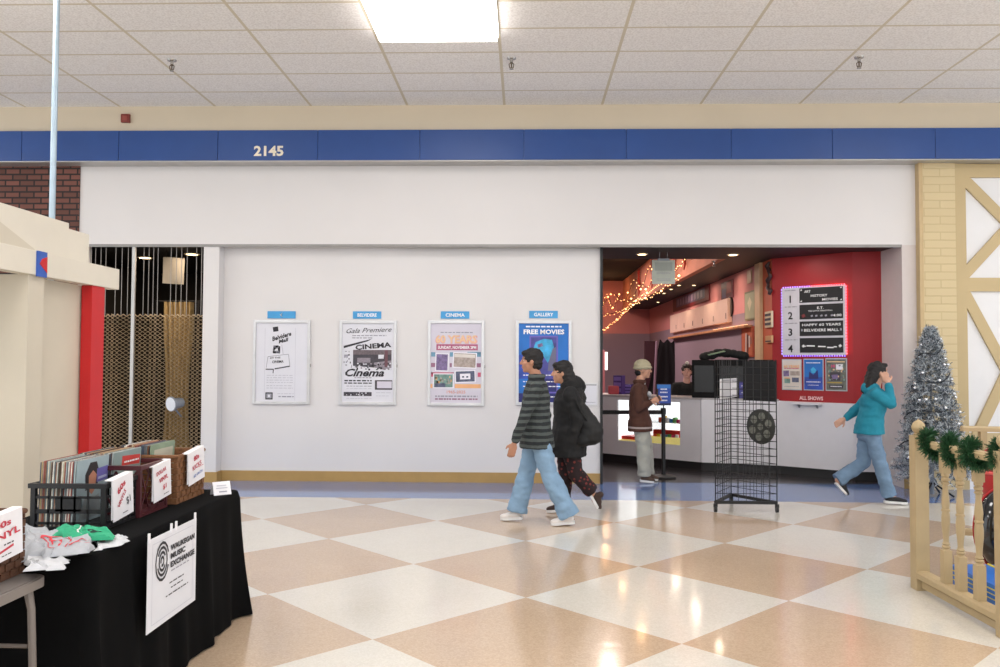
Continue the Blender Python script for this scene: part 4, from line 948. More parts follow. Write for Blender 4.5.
def record(M, x, y, lean, w, h, th, colour, label, group, cover=None, k=0):
    """a sleeve standing on edge: its face looks along +x of the crate"""
    L = M @ Matrix.Translation((x, y, .014)) @ Matrix.Rotation(lean, 4, 'Y')
    m = mat('sleeve '+colour, colour, .5, var=.25, scale=25)
    if cover is None:
        o = MB().box((0, 0, 0), (th, w, h), L).build('record_sleeve', [m], label=label, cat='record', group=group); return o
    t = empty('record_sleeve', L @ Vector((0, w/2, 0)), label, 'record')
    MB().box((0, 0, 0), (th, w, h), L).build('sleeve', m, t)
    Rm = L.to_3x3(); s = Sheet(L @ Vector((th, 0, 0)), Rm @ Vector((0, 1, 0)), Rm @ Vector((0, 0, 1)), w, h, t); cover(s); s.done('cover_art'); return t
def fill(M, n, x0, x1, group, desc, seed, wide=0, y0=.009, wd=.305, hh=.31, lean0=.05, lastcover=None, lastlabel=None, lastcol='aab4b4', yj=.004):
    rnd = random.Random(seed); hs = []
    for i in range(n):
        f = i/(n-1); x = x0+(x1-x0)*f; last = i == n-1
        record(M, x, y0+(0 if last else rnd.uniform(0, yj)), lean0*(.6+.4*f), wd, hh-(0 if last else rnd.uniform(0, .008)), .0045 if (x1-x0)/n > .0075 else .0035, lastcol if last else rnd.choice(spine_cols), lastlabel if last else desc, None if last else group, lastcover if last else None)
skin_p = mat('printed face', 'b98068', .6); hair_p = mat('printed dark hair', '2f2a2c', .6)
def cov1(s):
    s.rect(mat('pale blue cover', '9fb0b6', .5, var=.1), .01, .01, .99, .99)
    s.poly(hair_p, [(.3, .5), (.27, .75), (.4, .93), (.6, .93), (.7, .75), (.66, .5)], 1).poly(skin_p, [(.4, .48), (.38, .72), (.5, .8), (.62, .72), (.58, .48), (.5, .42)], 2).poly(mat('printed grey shirt', '8f979a', .6), [(.15, .05), (.3, .4), (.5, .34), (.72, .4), (.88, .05)], 1)
    s.rect(mat('printed violet block', '6a63a8', .5), .62, .6, .97, .82, .05, 3).rect(mat('printed pale block', 'b0b4d4', .5), .66, .64, .93, .68, .05, 4)
def cov2(s):
    s.rect(mat('grey teal cover', '8b9c9a', .5, var=.1), .01, .01, .99, .99).rect(mat('printed red ribbon', 'c8403c', .5), .3, .74, .95, .9, -.05, 1).greek(whitep, .38, .9, .79, .03, 2)
# crate one
t1, M1 = crate(104.5, 532, 0, blkp, 'black plastic crate of records, nearest on the black table', w=.355, d=.325, h=.215)
fill(M1, 28, -.325, -.165, 'record sleeves in the nearest black crate', 'record sleeve with thin worn spine standing in the nearest black crate', 1, lastcover=cov1, lastlabel='pale blue record sleeve showing a dark haired face, at the front of the black crate', hh=.305)
# crate two (maroon)
t2, M2 = crate(139.5, 519.4, 0, marn, 'maroon plastic crate of records, in the middle of the black table', w=.36, d=.325, h=.26, diag=True)
fill(M2, 28, -.33, -.165, 'record sleeves in the maroon crate', 'record sleeve with thin spine standing in the maroon crate', 2, lastcover=cov2, lastlabel='grey teal record sleeve with a red ribbon print in the maroon crate', hh=.31)
# basket three (wicker)
wick = mat('brown wicker', '7b5233', .75, var=.3, scale=60)
def wicker(M, w, d, h, label, m=wick, name='wicker_basket'):
    t = empty(name, M @ Vector((-w/2, d/2, 0)), label, 'basket')
    nr = 8; rh = h/nr
    sides = (((-w, 0), (0, 0), (0, -1)), ((0, 0), (0, d), (1, 0)), ((0, d), (-w, d), (0, 1)), ((-w, d), (-w, 0), (-1, 0)))
    mb = MB()
    for A_, B_, n_ in sides:
        A_ = Vector((*A_, 0)); B_ = Vector((*B_, 0)); n_ = Vector((*n_, 0)); L = (B_-A_).length; k = int(L/.03); dd = (B_-A_)/k; flip = n_
        for r in range(nr):
            for i in range(k):
                ph = (i+r) % 2; o = n_*(.003 if ph else -.003)
                c0 = A_+dd*i+o+Vector((0, 0, rh*r+.002)); c1 = c0+dd*1.02
                inn = -n_*.009
                mb.prism([M @ (c0), M @ (c1), M @ (c1+Vector((0, 0, rh-.004))), M @ (c0+Vector((0, 0, rh-.004)))], M.to_3x3() @ inn)
    mb.build('weave', m, t)
    MB().box((-w, 0, 0), (0, d, .01), M).build('bottom', m, t)
    mb = MB(); mb.tube([M @ Vector(p) for p in ((-w, 0, h), (0, 0, h), (0, d, h), (-w, d, h))], .011, 8, closed=True); mb.build('rim', m, t, smooth='auto')
    return t
M3_ = frame_M(176.5, 505.8, 0); wicker(M3_, .36, .38, .26, 'brown wicker basket of records at the far end of the black table')
M3r = M3_
def cov3(s): s.rect(mat('faded green cover', '93a58c', .5, var=.2), .01, .01, .99, .99).rect(mat('cream block', 'c9c6b4', .5), .1, .5, .9, .9, 0, 1)
fill(M3_, 20, -.33, -.17, 'record sleeves in the far wicker basket', 'pale record sleeve standing in the far wicker basket', 3, lastcover=cov3, lastlabel='faded green record sleeve at the front of the far wicker basket', lastcol='93a58c', hh=.31)
# near basket
p = Vector((-1.955, 2.86, NT+.005)); M4 = Matrix.Translation(p) @ Matrix.Rotation(R_(1), 4, 'Z')
wicker(M4, .36, .36, .24, 'dark brown woven basket on the taupe folding table', mat('dark wicker', '5a3a28', .75, var=.3, scale=60))
fill(M4, 18, -.33, -.1, 'record sleeves in the dark basket on the folding table', 'record sleeve with brown edge standing in the dark woven basket', 5, lastcol='c9a27e', lastlabel='tan record sleeve at the front of the dark woven basket', lastcover=lambda s: s.rect(mat('tan cover', 'c09a78', .5, var=.1), .01, .01, .99, .99), hh=.275)
# ---- hand-written paper signs hung on the crates
redpen = mat('red marker', 'c23a4a', .6); blackpen = mat('black marker', '2a2a30', .6); blupen = mat('blue marker', '5a78b8', .6); pp = mat('white copy paper', 'e6e4e8', .6, var=.01)
def paper_sign(M, x, y0, z0, w, h, tilt, label, fn, out=.016):
    Rm = M.to_3x3(); U = (Rm @ Vector((0, math.cos(tilt), math.sin(tilt)))); V = (Rm @ Vector((0, -math.sin(tilt), math.cos(tilt))))
    O = M @ Vector((x+out, y0, z0)); t = empty('paper_sign', O+U*w/2, label, 'sign')
    s = Sheet(O, U, V, w, h, t)
    N = s.N; vs = []; fs = []
    MB().prism([s.P(0, 0), s.P(1, 0), s.P(1, 1), s.P(0, 1)], N*.003).build('front_sheet', pp, t)
    MB().prism([s.P(0, .98), s.P(1, .98), s.P(1, 1.0), s.P(0, 1.0)], -N*.035).prism([s.P(-.04, .06)-N*.003, s.P(.9, .04)-N*.003, s.P(.97, .98)-N*.003, s.P(.02, .98)-N*.003], -N*.002).build('back_sheet', pp, t)
    fn(s); s.done('writing'); return t
def g1(s): s.text(redpen, '60s', .42, .7, .2, .42, .5, .03).text(redpen, 'VINYLS', .44, .44, .16, .5, .75, .02).text(blackpen, '$1', .76, .3, .24, .2, .2, .01).greek(blackpen, .45, .7, .1, .02)
def g2(s): s.text(redpen, 'DOLLAR', .42, .73, .15, .55, .1, .03).text(redpen, 'VINYL', .55, .5, .17, .5, .1, .03).text(redpen, '$1', .62, .26, .18, .2, .1, .02).greek(blackpen, .55, .85, .1, .02)
def g3(s): s.text(redpen, '80s', .48, .7, .2, .32, .1, .03).text(redpen, 'KICKS', .5, .44, .2, .55, .1, .02).greek(redpen, .6, .9, .42, .02).text(blupen, '$2 EACH', .55, .2, .12, .55, .05, .02)
def g4(s): s.text(redpen, '00s', .58, .72, .19, .34, .05, .03).text(redpen, 'VINYL', .58, .47, .2, .72, .05, .03).line(blackpen, .3, .36, .5, .35, .015).greek(blackpen, .6, .8, .32, .03).line(redpen, .5, .2, .8, .26, .03).greek(blackpen, .55, .75, .1, .02)
paper_sign(M1, .008, .03, .03, .2, .2, R_(5), 'white paper sign reading 60s VINYLS $1 on the black crate', g1)
paper_sign(M2, .008, .10, .055, .21, .19, R_(5), 'white paper sign reading DOLLAR VINYL on the maroon crate', g2)
paper_sign(M3_, .012, .09, .085, .23, .185, R_(6), 'white paper sign reading 80s on the far wicker basket', g3)
paper_sign(M4, .012, .0, .075, .3, .175, R_(4), 'white paper sign reading 00s VINYL on the dark basket', g4)
# small card at the end of the table
p = gr(214, 497, TZ); q = gr(224, 494, TZ)
t = empty('price_card', (p.x, p.y, TT), 'small white folded card on the far corner of the black table', 'card')
U = Vector((q.x-p.x+.03, q.y-p.y-.02, 0)).normalized(); U = Vector((.75, .66, 0)).normalized(); Nn = Vector((U.y, -U.x, 0))
O = Vector((p.x, p.y, TT)); hgt = .075; wd = .105; lean = -Nn*.03
MB().prism([O, O+U*wd, O+U*wd+Z3*hgt+lean, O+Z3*hgt+lean], -Nn*.002).prism([O-Nn*.06, O+U*wd-Nn*.06, O+U*wd+Z3*hgt+lean, O+Z3*hgt+lean], -Nn*.002).build('card', pp, t)
s = Sheet(O, U, Z3*hgt+lean, wd, hgt, t); s.rect(grey_ink, .3, .2, .75, .3).rect(pale_ink, .15, .5, .8, .58).rect(pale_ink, .2, .7, .75, .78); s.done()
# ---- banner on the cloth
BX = -1.665
a = onx(147.5, 541, BX); b1 = onx(196, 515, BX); c = onx(147.5, 634, BX-.0); e_ = onx(201, 596, BX+.0)
t = empty('banner', (BX, (a.y+b1.y)/2, c.z), 'white banner of the music exchange hanging on the black tablecloth', 'banner')
W_ = b1.y-a.y; H_ = a.z-c.z
s = Sheet((BX, a.y, c.z), Y3, Z3, W_, H_, t)
vs = []; fs = []
for i in range(13):
    for j in range(9):
        u, v = i/12, j/8; vs.append(s.P(u, v)+X3*(.0028+.004*math.sin(u*9)*(1-v))*0+X3*.003)
for i in range(12):
    for j in range(8): k = i*9+j; fs.append((k, k+9, k+10, k+1))
MB().prism([s.P(0, 0), s.P(1, 0), s.P(1, 1), s.P(0, 1)], X3*.003).build('fabric', mat('white banner vinyl', 'd9d9df', .6, var=.01), t)
bk_ = blackpen
for m_, (u0_, v0_, u1_, v1_) in ((pale_ink, (.08, .06, .92, .066)), (pale_ink, (.08, .93, .92, .936)), (pale_ink, (.08, .06, .086, .936)), (pale_ink, (.914, .06, .92, .936))): s.rect(m_, u0_, v0_, u1_, v1_)
def ringpart(cu, cv, r0, r1, a0, a1, k=14):
    P = []
    for i in range(k): t_ = R_(a0+(a1-a0)*i/k); t2_ = R_(a0+(a1-a0)*(i+1)/k); s.mb(bk_).quad(*[s.P(cu, cv, .0048)+s.U*rr*math.cos(tt_)+s.V*rr*1.25*math.sin(tt_) for rr, tt_ in ((r0, t_), (r1, t_), (r1, t2_), (r0, t2_))])
R0 = W_*.135
for k, (ra, rb, a0, a1) in enumerate(((.86, 1, 20, 340), (.62, .76, -160, 150), (.38, .52, 30, 330), (.14, .28, -120, 200))): ringpart(.27, .70, R0*ra, R0*rb, a0, a1)
s.text(bk_, 'WAUKEGAN', .69, .77, .085, .52, 0, .045).text(bk_, 'MUSIC', .585, .675, .085, .31, 0, .045, align='CENTER').text(bk_, 'EXCHANGE', .69, .58, .085, .52, 0, .045)
s.greek(grey_ink, .45, .85, .53, .014).greek(bk_, .42, .72, .4, .014, seed=3).greek(bk_, .45, .7, .34, .014).greek(bk_, .35, .82, .27, .014); s.done()
mb = MB()
for u in (.02, .45, .55, .97): mb.bbox(tuple(s.P(u, 1.0)-Vector((.002, .006, .012))), tuple(s.P(u, 1.0)+Vector((.006, .006, .03))), .001)
mb.build('clip', pp, t)
# ---- heap of shirts
shirt_g = mat('heather grey cotton', 'a5a8ae', .9, var=.08, scale=30); grn = mat('kelly green cotton', '2f9c74', .9, var=.08, scale=20); wsh = mat('pale grey cotton', 'c0c2c6', .9, var=.05)
def heap(name, m, corners, zb, th, seed, label, prints=None):
    """a folded garment: a thick soft sheet with creases, over four table corners given as sight points"""
    Q = [gr(px, py, TZ) for px, py in corners]; n = 22; vs = []; fs = []; top = []
    for i in range(n+1):
        for j in range(n+1):
            u, v = i/n, j/n; p = (Q[0]*(1-u)+Q[1]*u)*(1-v)+(Q[3]*(1-u)+Q[2]*u)*v
            e_ = min(u, 1-u, v, 1-v); edge = min(1, e_/.1)
            wob = noise.noise(Vector((u*3+seed, v*3, seed)))*.05*(1-edge*.6)
            cre = abs(noise.noise(Vector((u*4+seed*3, v*7, 2))))*.9+noise.noise(Vector((u*9, v*11, seed)))*.3
            z = TT+zb+th*edge**.5*(.55+cre); vs.append(Vector((p.x+wob, p.y+wob*.7, z)))
    N = (n+1)**2
    for v in list(vs): vs.append(Vector((v.x, v.y, TT+max(0, zb-.0))))
    for i in range(n):
        for j in range(n):
            k = i*(n+1)+j; fs.append((k, k+n+1, k+n+2, k+1)); fs.append((k+N, k+1+N, k+n+2+N, k+n+1+N))
    rim = [i*(n+1) for i in range(n+1)]+[n*(n+1)+j for j in range(1, n+1)]+[i*(n+1)+n for i in range(n-1, -1, -1)]+[j for j in range(n-1, 0, -1)]
    for a_, b_ in zip(rim, rim[1:]+rim[:1]): fs.append((a_, b_, b_+N, a_+N))
    t = empty(name, (sum(q.x for q in Q)/4, sum(q.y for q in Q)/4, TT+zb), label, 'shirt')
    MB().add(vs, fs).build('cloth', m, t, smooth='auto')
    if prints:
        for (pm, polys) in prints:
            mb = MB()
            for poly in polys:
                # lay the print on the creased surface, in small cells
                (ua, va), (ub, vb), wd = poly; k = 14
                for a_ in range(k):
                    f0, f1 = a_/k, (a_+1)/k; du, dv = ub-ua, vb-va; L = math.hypot(du, dv); nu, nv = -dv/L*wd, du/L*wd
                    pts = []
                    for (f, sg) in ((f0, 1), (f1, 1), (f1, -1), (f0, -1)):
                        u, v = ua+du*f+nu*sg, va+dv*f+nv*sg; i = u*n; j = v*n; i0 = min(n-1, max(0, int(i))); j0 = min(n-1, max(0, int(j))); fi, fj = i-i0, j-j0
                        A_ = vs[i0*(n+1)+j0]; B_ = vs[(i0+1)*(n+1)+j0]; C_ = vs[(i0+1)*(n+1)+j0+1]; D_ = vs[i0*(n+1)+j0+1]
                        pts.append((A_*(1-fi)+B_*fi)*(1-fj)+(D_*(1-fi)+C_*fi)*fj+Vector((0, 0, .003)))
                    mb.quad(*pts)
            mb.build('print', pm, t)
    return t
heap('folded_shirt', shirt_g, [(10, 566), (74, 557), (76, 540), (26, 530)], 0, .045, 1.3, 'crumpled grey shirt at the back of the shirt pile')
heap('folded_shirt', wsh, [(24, 573), (62, 572), (70, 562), (22, 558)], 0, .02, 2.1, 'pale grey shirt hanging low at the near edge of the pile')
heap('folded_shirt', shirt_g, [(36, 566), (92, 560), (100, 545), (32, 545)], .022, .03, 4.2, 'grey shirt with a red outlined print on the shirt pile',
     [(mat('red shirt print', 'c93a44', .8), [((.15, .2), (.15, .75), .012), ((.15, .75), (.5, .8), .014), ((.5, .8), (.55, .2), .012), ((.55, .2), (.15, .2), .012), ((.25, .3), (.25, .65), .02), ((.38, .3), (.38, .65), .02), ((.6, .25), (.9, .35), .01), ((.6, .45), (.9, .55), .01), ((.2, .5), (.5, .52), .015)])])
heap('folded_shirt', grn, [(58, 549), (104, 550), (113, 541), (64, 536)], .03, .03, 6.7, 'green shirt lying on top of the shirt pile',
     [(mat('dark shirt print', '1e3a33', .8), [((.6, .3), (.75, .6), .03), ((.68, .3), (.85, .4), .02)]), (mat('pale shirt print', 'cfd6d2', .8), [((.38, .2), (.42, .7), .02)])])
heap('folded_shirt', wsh, [(92, 554), (118, 549), (124, 540), (104, 540)], .004, .018, 8.8, 'white and red shirt corner at the right of the pile',
     [(mat('red shirt print', 'c93a44'), [((.3, .4), (.6, .8), .09), ((.15, .5), (.5, .55), .05)])])

# ================================================================= FENCE AT THE RIGHT
wood = mat('pale pine', 'ad9873', .55, var=.08, scale=5)
nt, b = nodes(wood)
FXX = 2.76+.045; A0 = Vector((2.75, 5.85, 0)); A1 = Vector((2.76, 4.83, 0))
fence = empty('wooden_fence', (A0.x, A0.y, 0), 'pale pine fence with turned balusters and a ball finial at the right', 'fence')
def post(P, h, name='post', w=.046):
    mb = MB().bbox((P.x-w, P.y-w, 0), (P.x+w, P.y+w, h), .005)
    p_ = mb.build(name, wood, fence)
    MB().lathe([(.03, 0), (.036, .008), (.022, .016), (.03, .024), (.042, .04), (.046, .058), (.040, .08), (.024, .098), (.008, .108), (.002, .112)], 20, c=(P.x, P.y, h)).build('finial', wood, p_, smooth='auto')
    return p_
zr = 1.035
post(A0, 1.06); post(A1, 1.06)
dF = (A1-A0).normalized(); nF = Vector((-dF.y, dF.x, 0))
def railbar(P, Q, z0, z1, hw, name):
    d = (Q-P).normalized(); n = Vector((-d.y, d.x, 0)); r = (z1-z0)*.3
    prof = [(-hw, z0), (hw, z0), (hw, z1-r), (hw-r, z1), (-hw+r, z1), (-hw, z1-r)]
    a = [P+n*u+Z3*z for u, z in prof]; MB().prism(a, Q-P).build(name, wood, fence)
railbar(A0+dF*.04, A1-dF*.04, zr-.045, zr, .035, 'handrail'); railbar(A0+dF*.04, A1-dF*.04, .085, .135, .045, 'bottom_rail'); railbar(A0+dF*.04, A1-dF*.04, .02, .08, .012, 'skirt_board')
bprof = [(.03, .0), (.03, .001)]
def baluster(P, z0, z1, s=1.):
    H = z1-z0; q = H*.17; qb = H*.25; mb = MB(); w = .027*s
    mb.bbox((P.x-w, P.y-w, z0), (P.x+w, P.y+w, z0+qb), .003).bbox((P.x-w, P.y-w, z1-q), (P.x+w, P.y+w, z1), .003)
    pr = []; k = [(0, .95), (.02, .7), (.035, .98), (.05, .98), (.065, .68), (.08, .92), (.095, .7), (.12, .62), (.2, .72), (.32, .95), (.42, .98), (.50, .8), (.505, .98), (.53, .98), (.535, .78), (.62, .92), (.72, .74), (.8, .62), (.85, .6), (.86, .9), (.88, .9), (.89, .62), (.91, .95), (.935, .95), (.95, .66), (.965, .95), (1, .95)]
    L = z1-q-(z0+qb)
    for f, r in k: pr.append((w*r, f*L))
    mb.lathe(pr, 20, c=(P.x, P.y, z0+qb)); return mb.build('baluster', wood, fence, smooth='auto')
for px in (945.5, 960, 978.5):
    d = ray(px, 500); n = Vector((-(A1.y-A0.y), A1.x-A0.x, 0)); t_ = n.dot(A0)/n.dot(d); P = d*t_; baluster(Vector((P.x, P.y, 0)), .135, zr-.045)
# far side of the pen
G0 = Vector((3.80, 7.3, 0)); G1 = Vector((5.6, 7.0, 0))
fence2 = fence
fence = empty('wooden_fence', (G0.x, G0.y, 0), 'pale pine fence further back behind the garland', 'fence')
railbar(G0, G1, zr-.06, zr-.015, .035, 'handrail'); railbar(G0, G1, .085, .135, .045, 'bottom_rail')
post(G1, 1.06); 
for k in range(1, 9): baluster(G0.lerp(G1, k/9-.02), .135, zr-.06)
# garland wound on the rail
pine = mat('pine needle green', '24502e', .6, var=.35, scale=40)
gar = empty('pine_garland', (A0.x, A0.y-.1, zr), 'green pine garland wound along the fence handrail', 'garland')
rnd = random.Random(9); mb = MB(); st = MB(); pts = []
P0 = A0+dF*.09; P1 = A1-Vector((0, -.02, 0)); nn_ = 130
for i in range(nn_):
    f = i/(nn_-1); c = P0.lerp(P1, f); a = f*2*math.pi*3.4+.6; r = .045+.015*math.sin(f*30); droop = -.05*abs(math.sin(f*math.pi*3.4))
    p = c+nF*(math.cos(a)*r)+Z3*(zr-.01+math.sin(a)*r+droop+.015); pts.append(p)
st.tube(pts, .006, 5).build('stem', mat('brown stem', '4a3a26', .8), gar)
for i, p in enumerate(pts):
    dr = (pts[min(i+1, nn_-1)]-pts[max(i-1, 0)]).normalized()
    for k in range(60):
        v = Vector((rnd.gauss(0, 1), rnd.gauss(0, 1), rnd.gauss(0, 1))); v = (v-dr*v.dot(dr)*.5).normalized(); L = rnd.uniform(.03, .068); sd = v.cross(Vector((rnd.random(), rnd.random(), rnd.random()))).normalized()*.0026
        q = p+dr*rnd.uniform(-.01, .01); up = dr*rnd.uniform(0, .02)
        mb.add([q-sd, q+sd, q+sd*.6+v*L+up, q-sd*.6+v*L+up], [(0, 1, 2, 3)])
mb.build('needles', pine, gar, kind='stuff')
# things inside the pen: red bag, black ball, blue mat
def onY(px, py, Y): return at(px, py, Y)
c = onY(992, 478, 6.6)
t = empty('red_inflatable', (c.x+.12, 6.6, .3), 'round red inflatable behind the fence at the right edge', 'inflatable')
redf = mat('glossy red vinyl', 'a81c20', .35, var=.05)
MB().ball((c.x+.13, 6.6, c.z+.02), (.24, .22, .26), 32).build('body', redf, t, smooth=True)
MB().lathe([(.1, -.0), (.15, -.1), (.18, -.25), (.2, -.42), (.2, -.72)], 28, c=(c.x+.2, 6.72, c.z+.0)).build('lower_body', redf, t, smooth='auto')
MB().tube([Vector((c.x+.13, 6.6, c.z+.02))+Vector((.243*math.cos(a), .223*math.sin(a), .03)) for a in [2*math.pi*i/24 for i in range(24)]], .012, 6, closed=True).build('seam_band', mat('pale red seam', 'cf5a55', .4), t, smooth='auto')
c = onY(1007, 530, 6.1)
t = empty('black_ball', (c.x, 6.1, c.z-.35), 'glossy black ball with a red rim in front of the red inflatable', 'ball')
MB().ball((c.x, 6.1, c.z), (.22, .2, .3), 32).build('shell', mat('glossy black vinyl', '0e0e10', .12, coat=.6), t, smooth=True)
MB().tube([Vector((c.x, 6.13, c.z))+Vector((.222*math.cos(a), 0, .303*math.sin(a))) for a in [2*math.pi*i/40 for i in range(40)]], .008, 6, closed=True).build('rim_band', redf, t, smooth='auto')
MB().lathe([(.13, 0), (.15, .02), (.1, .05)], 20, c=(c.x, 6.1, 0)).tube([(c.x, 6.1, .04), (c.x, 6.1, c.z-.25)], .04, 10).build('stand', mat('black plastic', '161618'), t, smooth='auto')
c = onY(985, 536, 5.55)
t = empty('blue_cushion', (c.x+.1, 5.6, 0), 'low blue cushion with yellow stripes on the floor inside the fence', 'cushion')
c0 = gr(985, 560); cb_ = mat('bright blue vinyl', '2c6cc4', .35, var=.06)
bx, by = 3.42, 5.5
MB().bbox((bx-.45, by-.45, 0), (bx+.4, by+.42, .17), .06).build('body', cb_, t, smooth='auto')
mb = MB()
for k in range(3): mb.box((bx-.452, by-.39, .07+.03*k), (bx+.402, by+.36, .076+.03*k))
mb.tube([(bx-.2+.2*0, by-.38, .173), (bx-.2, by+.36, .173)], .008).tube([(bx+.2, by-.38, .173), (bx+.2, by+.36, .173)], .008)
mb.build('piping', mat('yellow piping', 'd8c648', .5), t)

# ================================================================= SILVER TREE
tx, ty = at(931, 400, 9.95).x, 9.95; th_ = at(931, 322, 9.95).z
tree = empty('christmas_tree', (tx, ty, 0), 'silver tinsel Christmas tree in front of the cream brick pilaster', 'tree')
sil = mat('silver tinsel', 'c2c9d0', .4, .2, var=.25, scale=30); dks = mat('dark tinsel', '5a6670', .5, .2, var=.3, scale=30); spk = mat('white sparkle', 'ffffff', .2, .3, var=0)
MB().tube([(tx, ty, .02), (tx, ty, th_-.1)], [.025, .008], 8).build('trunk', mat('grey trunk', '858c94', .6), tree)
mb = MB()
for k in range(4): a = R_(45+90*k); mb.tube([(tx, ty, .16), (tx+.24*math.cos(a), ty+.24*math.sin(a), .012)], .012, 6)
mb.build('stand', mat('black plastic', '161618'), tree)
rnd = random.Random(21); mb = MB(); zb0_ = .22
for i in range(900):
    f = (i+.5)/900; f = 1-(1-f)**.62 if False else f**.9; z = zb0_+(th_-zb0_-.06)*f; R = .41*(1-f)**.72+.035; a = i*2.39996+rnd.uniform(-.3, .3)
    L = R*rnd.uniform(.72, 1.08); d = Vector((math.cos(a), math.sin(a), rnd.uniform(-.12, .22))).normalized()
    base = Vector((tx, ty, z)); nseg = 3+int(L*34); tip = rnd.random()
    for k in range(nseg):
        g = (k+1)/nseg; q = base+d*L*(.18+.82*g)+Z3*(-.05*g*g*(1-f))
        if g < .35: continue
        for m_ in range(5):
            v = (Vector((rnd.gauss(0, 1), rnd.gauss(0, 1), rnd.gauss(0, 1))).normalized()+d*.5).normalized(); ln = rnd.uniform(.022, .05); sd = v.cross(Vector((rnd.random()-.5, rnd.random()-.5, rnd.random()-.5))).normalized()*.0042
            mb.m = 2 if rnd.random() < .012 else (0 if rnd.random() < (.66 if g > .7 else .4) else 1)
            mb.add([q-sd, q+sd, q+v*ln+sd*.5, q+v*ln-sd*.5], [(0, 1, 2, 3)])
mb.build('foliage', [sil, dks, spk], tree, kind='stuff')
# dark ribbon spirals and a few dark baubles
mb = MB(); pts = []
for i in range(160):
    f = i/159; z = .45+(th_-.65)*f; R = .37*(1-(z-zb0_)/(th_-zb0_))**.72+.03; a = f*2*math.pi*4.2; pts.append((tx+R*math.cos(a), ty+R*math.sin(a), z-.03*math.sin(a*3)))
mb.tube(pts, .007, 5).build('ribbon', mat('dark slate tinsel', '33383f', .5, .3), tree)
for i in range(26):
    f = rnd.uniform(.05, .9); z = zb0_+(th_-zb0_)*f; R = .42*(1-f)**.82+.035; a = rnd.uniform(math.pi*1.05, math.pi*1.95)
    MB().ball((tx+R*math.cos(a), ty+R*math.sin(a), z), .022, 10).build('bauble', mat('silver bauble', 'd6dade', .15, .8), tree, smooth=True)

# ================================================================= WIRE RACK
ra = gr(713.5, 509); rb = gr(779, 509); ra = Vector((at(715.5, 509, 8.74).x, 8.74, 0)); rb = Vector((at(777, 509, 8.74).x, 8.74, 0)); S_ = rb.x-ra.x; rc = Vector((ra.x+S_*.455, 8.74+S_*.80, 0))
rtop = at(745, 360, 8.8).z; z0r = .115
rk = mat('black powder coat', '18181a', .45)
rack = empty('wire_rack', ((ra.x+rb.x)/2, 8.95, 0), 'tall black triangular wire grid rack on wheels at the cinema entrance', 'rack')
for (P, Q) in ((ra, rb), (rb, rc), (rc, ra)):
    mb = MB(); n = 8 if (P, Q) == (ra, rb) else 7
    for i in range(n+1): p = P.lerp(Q, i/n); mb.tube([(p.x, p.y, z0r), (p.x, p.y, rtop)], .0035 if 0 < i < n else .006, 5)
    zz = z0r
    k = 0
    while zz < rtop+.001: mb.tube([(P.x, P.y, zz), (Q.x, Q.y, zz)], .0035, 5); zz += (rtop-z0r)/19; k += 1
    mb.build('grid_panel', rk, rack)
mb = MB()
for P, Q in ((ra, rb), (rb, rc), (rc, ra)):
    d = (Q-P).normalized(); n = Vector((-d.y, d.x, 0))*.013
    mb.prism([P+n+Z3*.085, P-n+Z3*.085, P-n+Z3*.115, P+n+Z3*.115], Q-P)
mb.build('base_frame', rk, rack)
for P in (ra, rb, rc):
    w = MB().tube([(P.x-.013, P.y, .033), (P.x+.013, P.y, .033)], .033, 14).build('caster', rk, rack, smooth='auto')
    MB().box((P.x-.02, P.y-.012, .05), (P.x+.02, P.y+.012, .086)).build('bracket', rk, w)
# black board on the right rear panel, white notice, round disc
def onpanel(P, Q, px, py): return onseg(px, py, (P.x, P.y), (Q.x, Q.y))
dd = (rb-rc).normalized(); nn2 = Vector((dd.y, -dd.x, 0))*1
def panel_board(px0, py0, px1, py1, P, Q, name, label, cat, m, th=.012, off=.02):
    d = (Q-P).normalized(); n = Vector((d.y, -d.x, 0)); n = n if n.y < 0 else -n
    a = onpanel(P, Q, px0, (py0+py1)/2); c = onpanel(P, Q, px1, (py0+py1)/2); zt_ = onpanel(P, Q, (px0+px1)/2, py0).z; zb_ = onpanel(P, Q, (px0+px1)/2, py1).z
    O = Vector((a.x, a.y, zb_))+n*off; w = (c-a).xy.length
    t = empty(name, O+d*w/2, label, cat); MB().prism([O, O+d*w, O+d*w+Z3*(zt_-zb_), O+Z3*(zt_-zb_)], -n*th).build('board', m, t)
    return Sheet(O, d, Z3, w, zt_-zb_, t)
panel_board(744.5, 361, 777, 401, rc, rb, 'black_board', 'black board hung on the right side of the wire rack, above the round disc', 'board', mat('black felt board', '1b1b1d', .9))
s = panel_board(719, 378.5, 735.5, 398, ra, rc, 'rack_notice', 'white printed notice hung on the left side of the wire rack', 'sign', mat('white copy paper', 'e6e4e8'))
s.rect(grey_ink, .08, .9, .92, .93).rect(grey_ink, .08, .08, .92, .11).done()
s = panel_board(738.5, 381, 743, 398, ra, rc, 'blue_leaflet', 'narrow violet blue leaflet in the middle of the wire rack', 'leaflet', mat('violet leaflet', '3d3f8c', .5)); s.greek(whitep, .15, .85, .7, .05).greek(whitep, .15, .85, .3, .05).done()
d = (rb-rc).normalized(); n = Vector((d.y, -d.x, 0)); n = n if n.y < 0 else -n
c = onpanel(rc, rb, 763, 426.5)+n*.035; c2 = onpanel(rc, rb, 763, 409); rr_ = c2.z-onpanel(rc, rb, 763, 426.5).z
MD = Matrix.Translation(c) @ n.to_track_quat('Z', 'Y').to_matrix().to_4x4()
t = empty('hanging_disc', c-Z3*rr_, 'round dark disc with grey patches hung on the wire rack', 'disc')
MB().lathe([(rr_*.97, -.012), (rr_, -.006), (rr_, .004), (rr_*.96, .008)], 36, MD).build('disc', mat('dark olive disc', '2a2b27', .5), t, smooth='auto')
mb = MB()
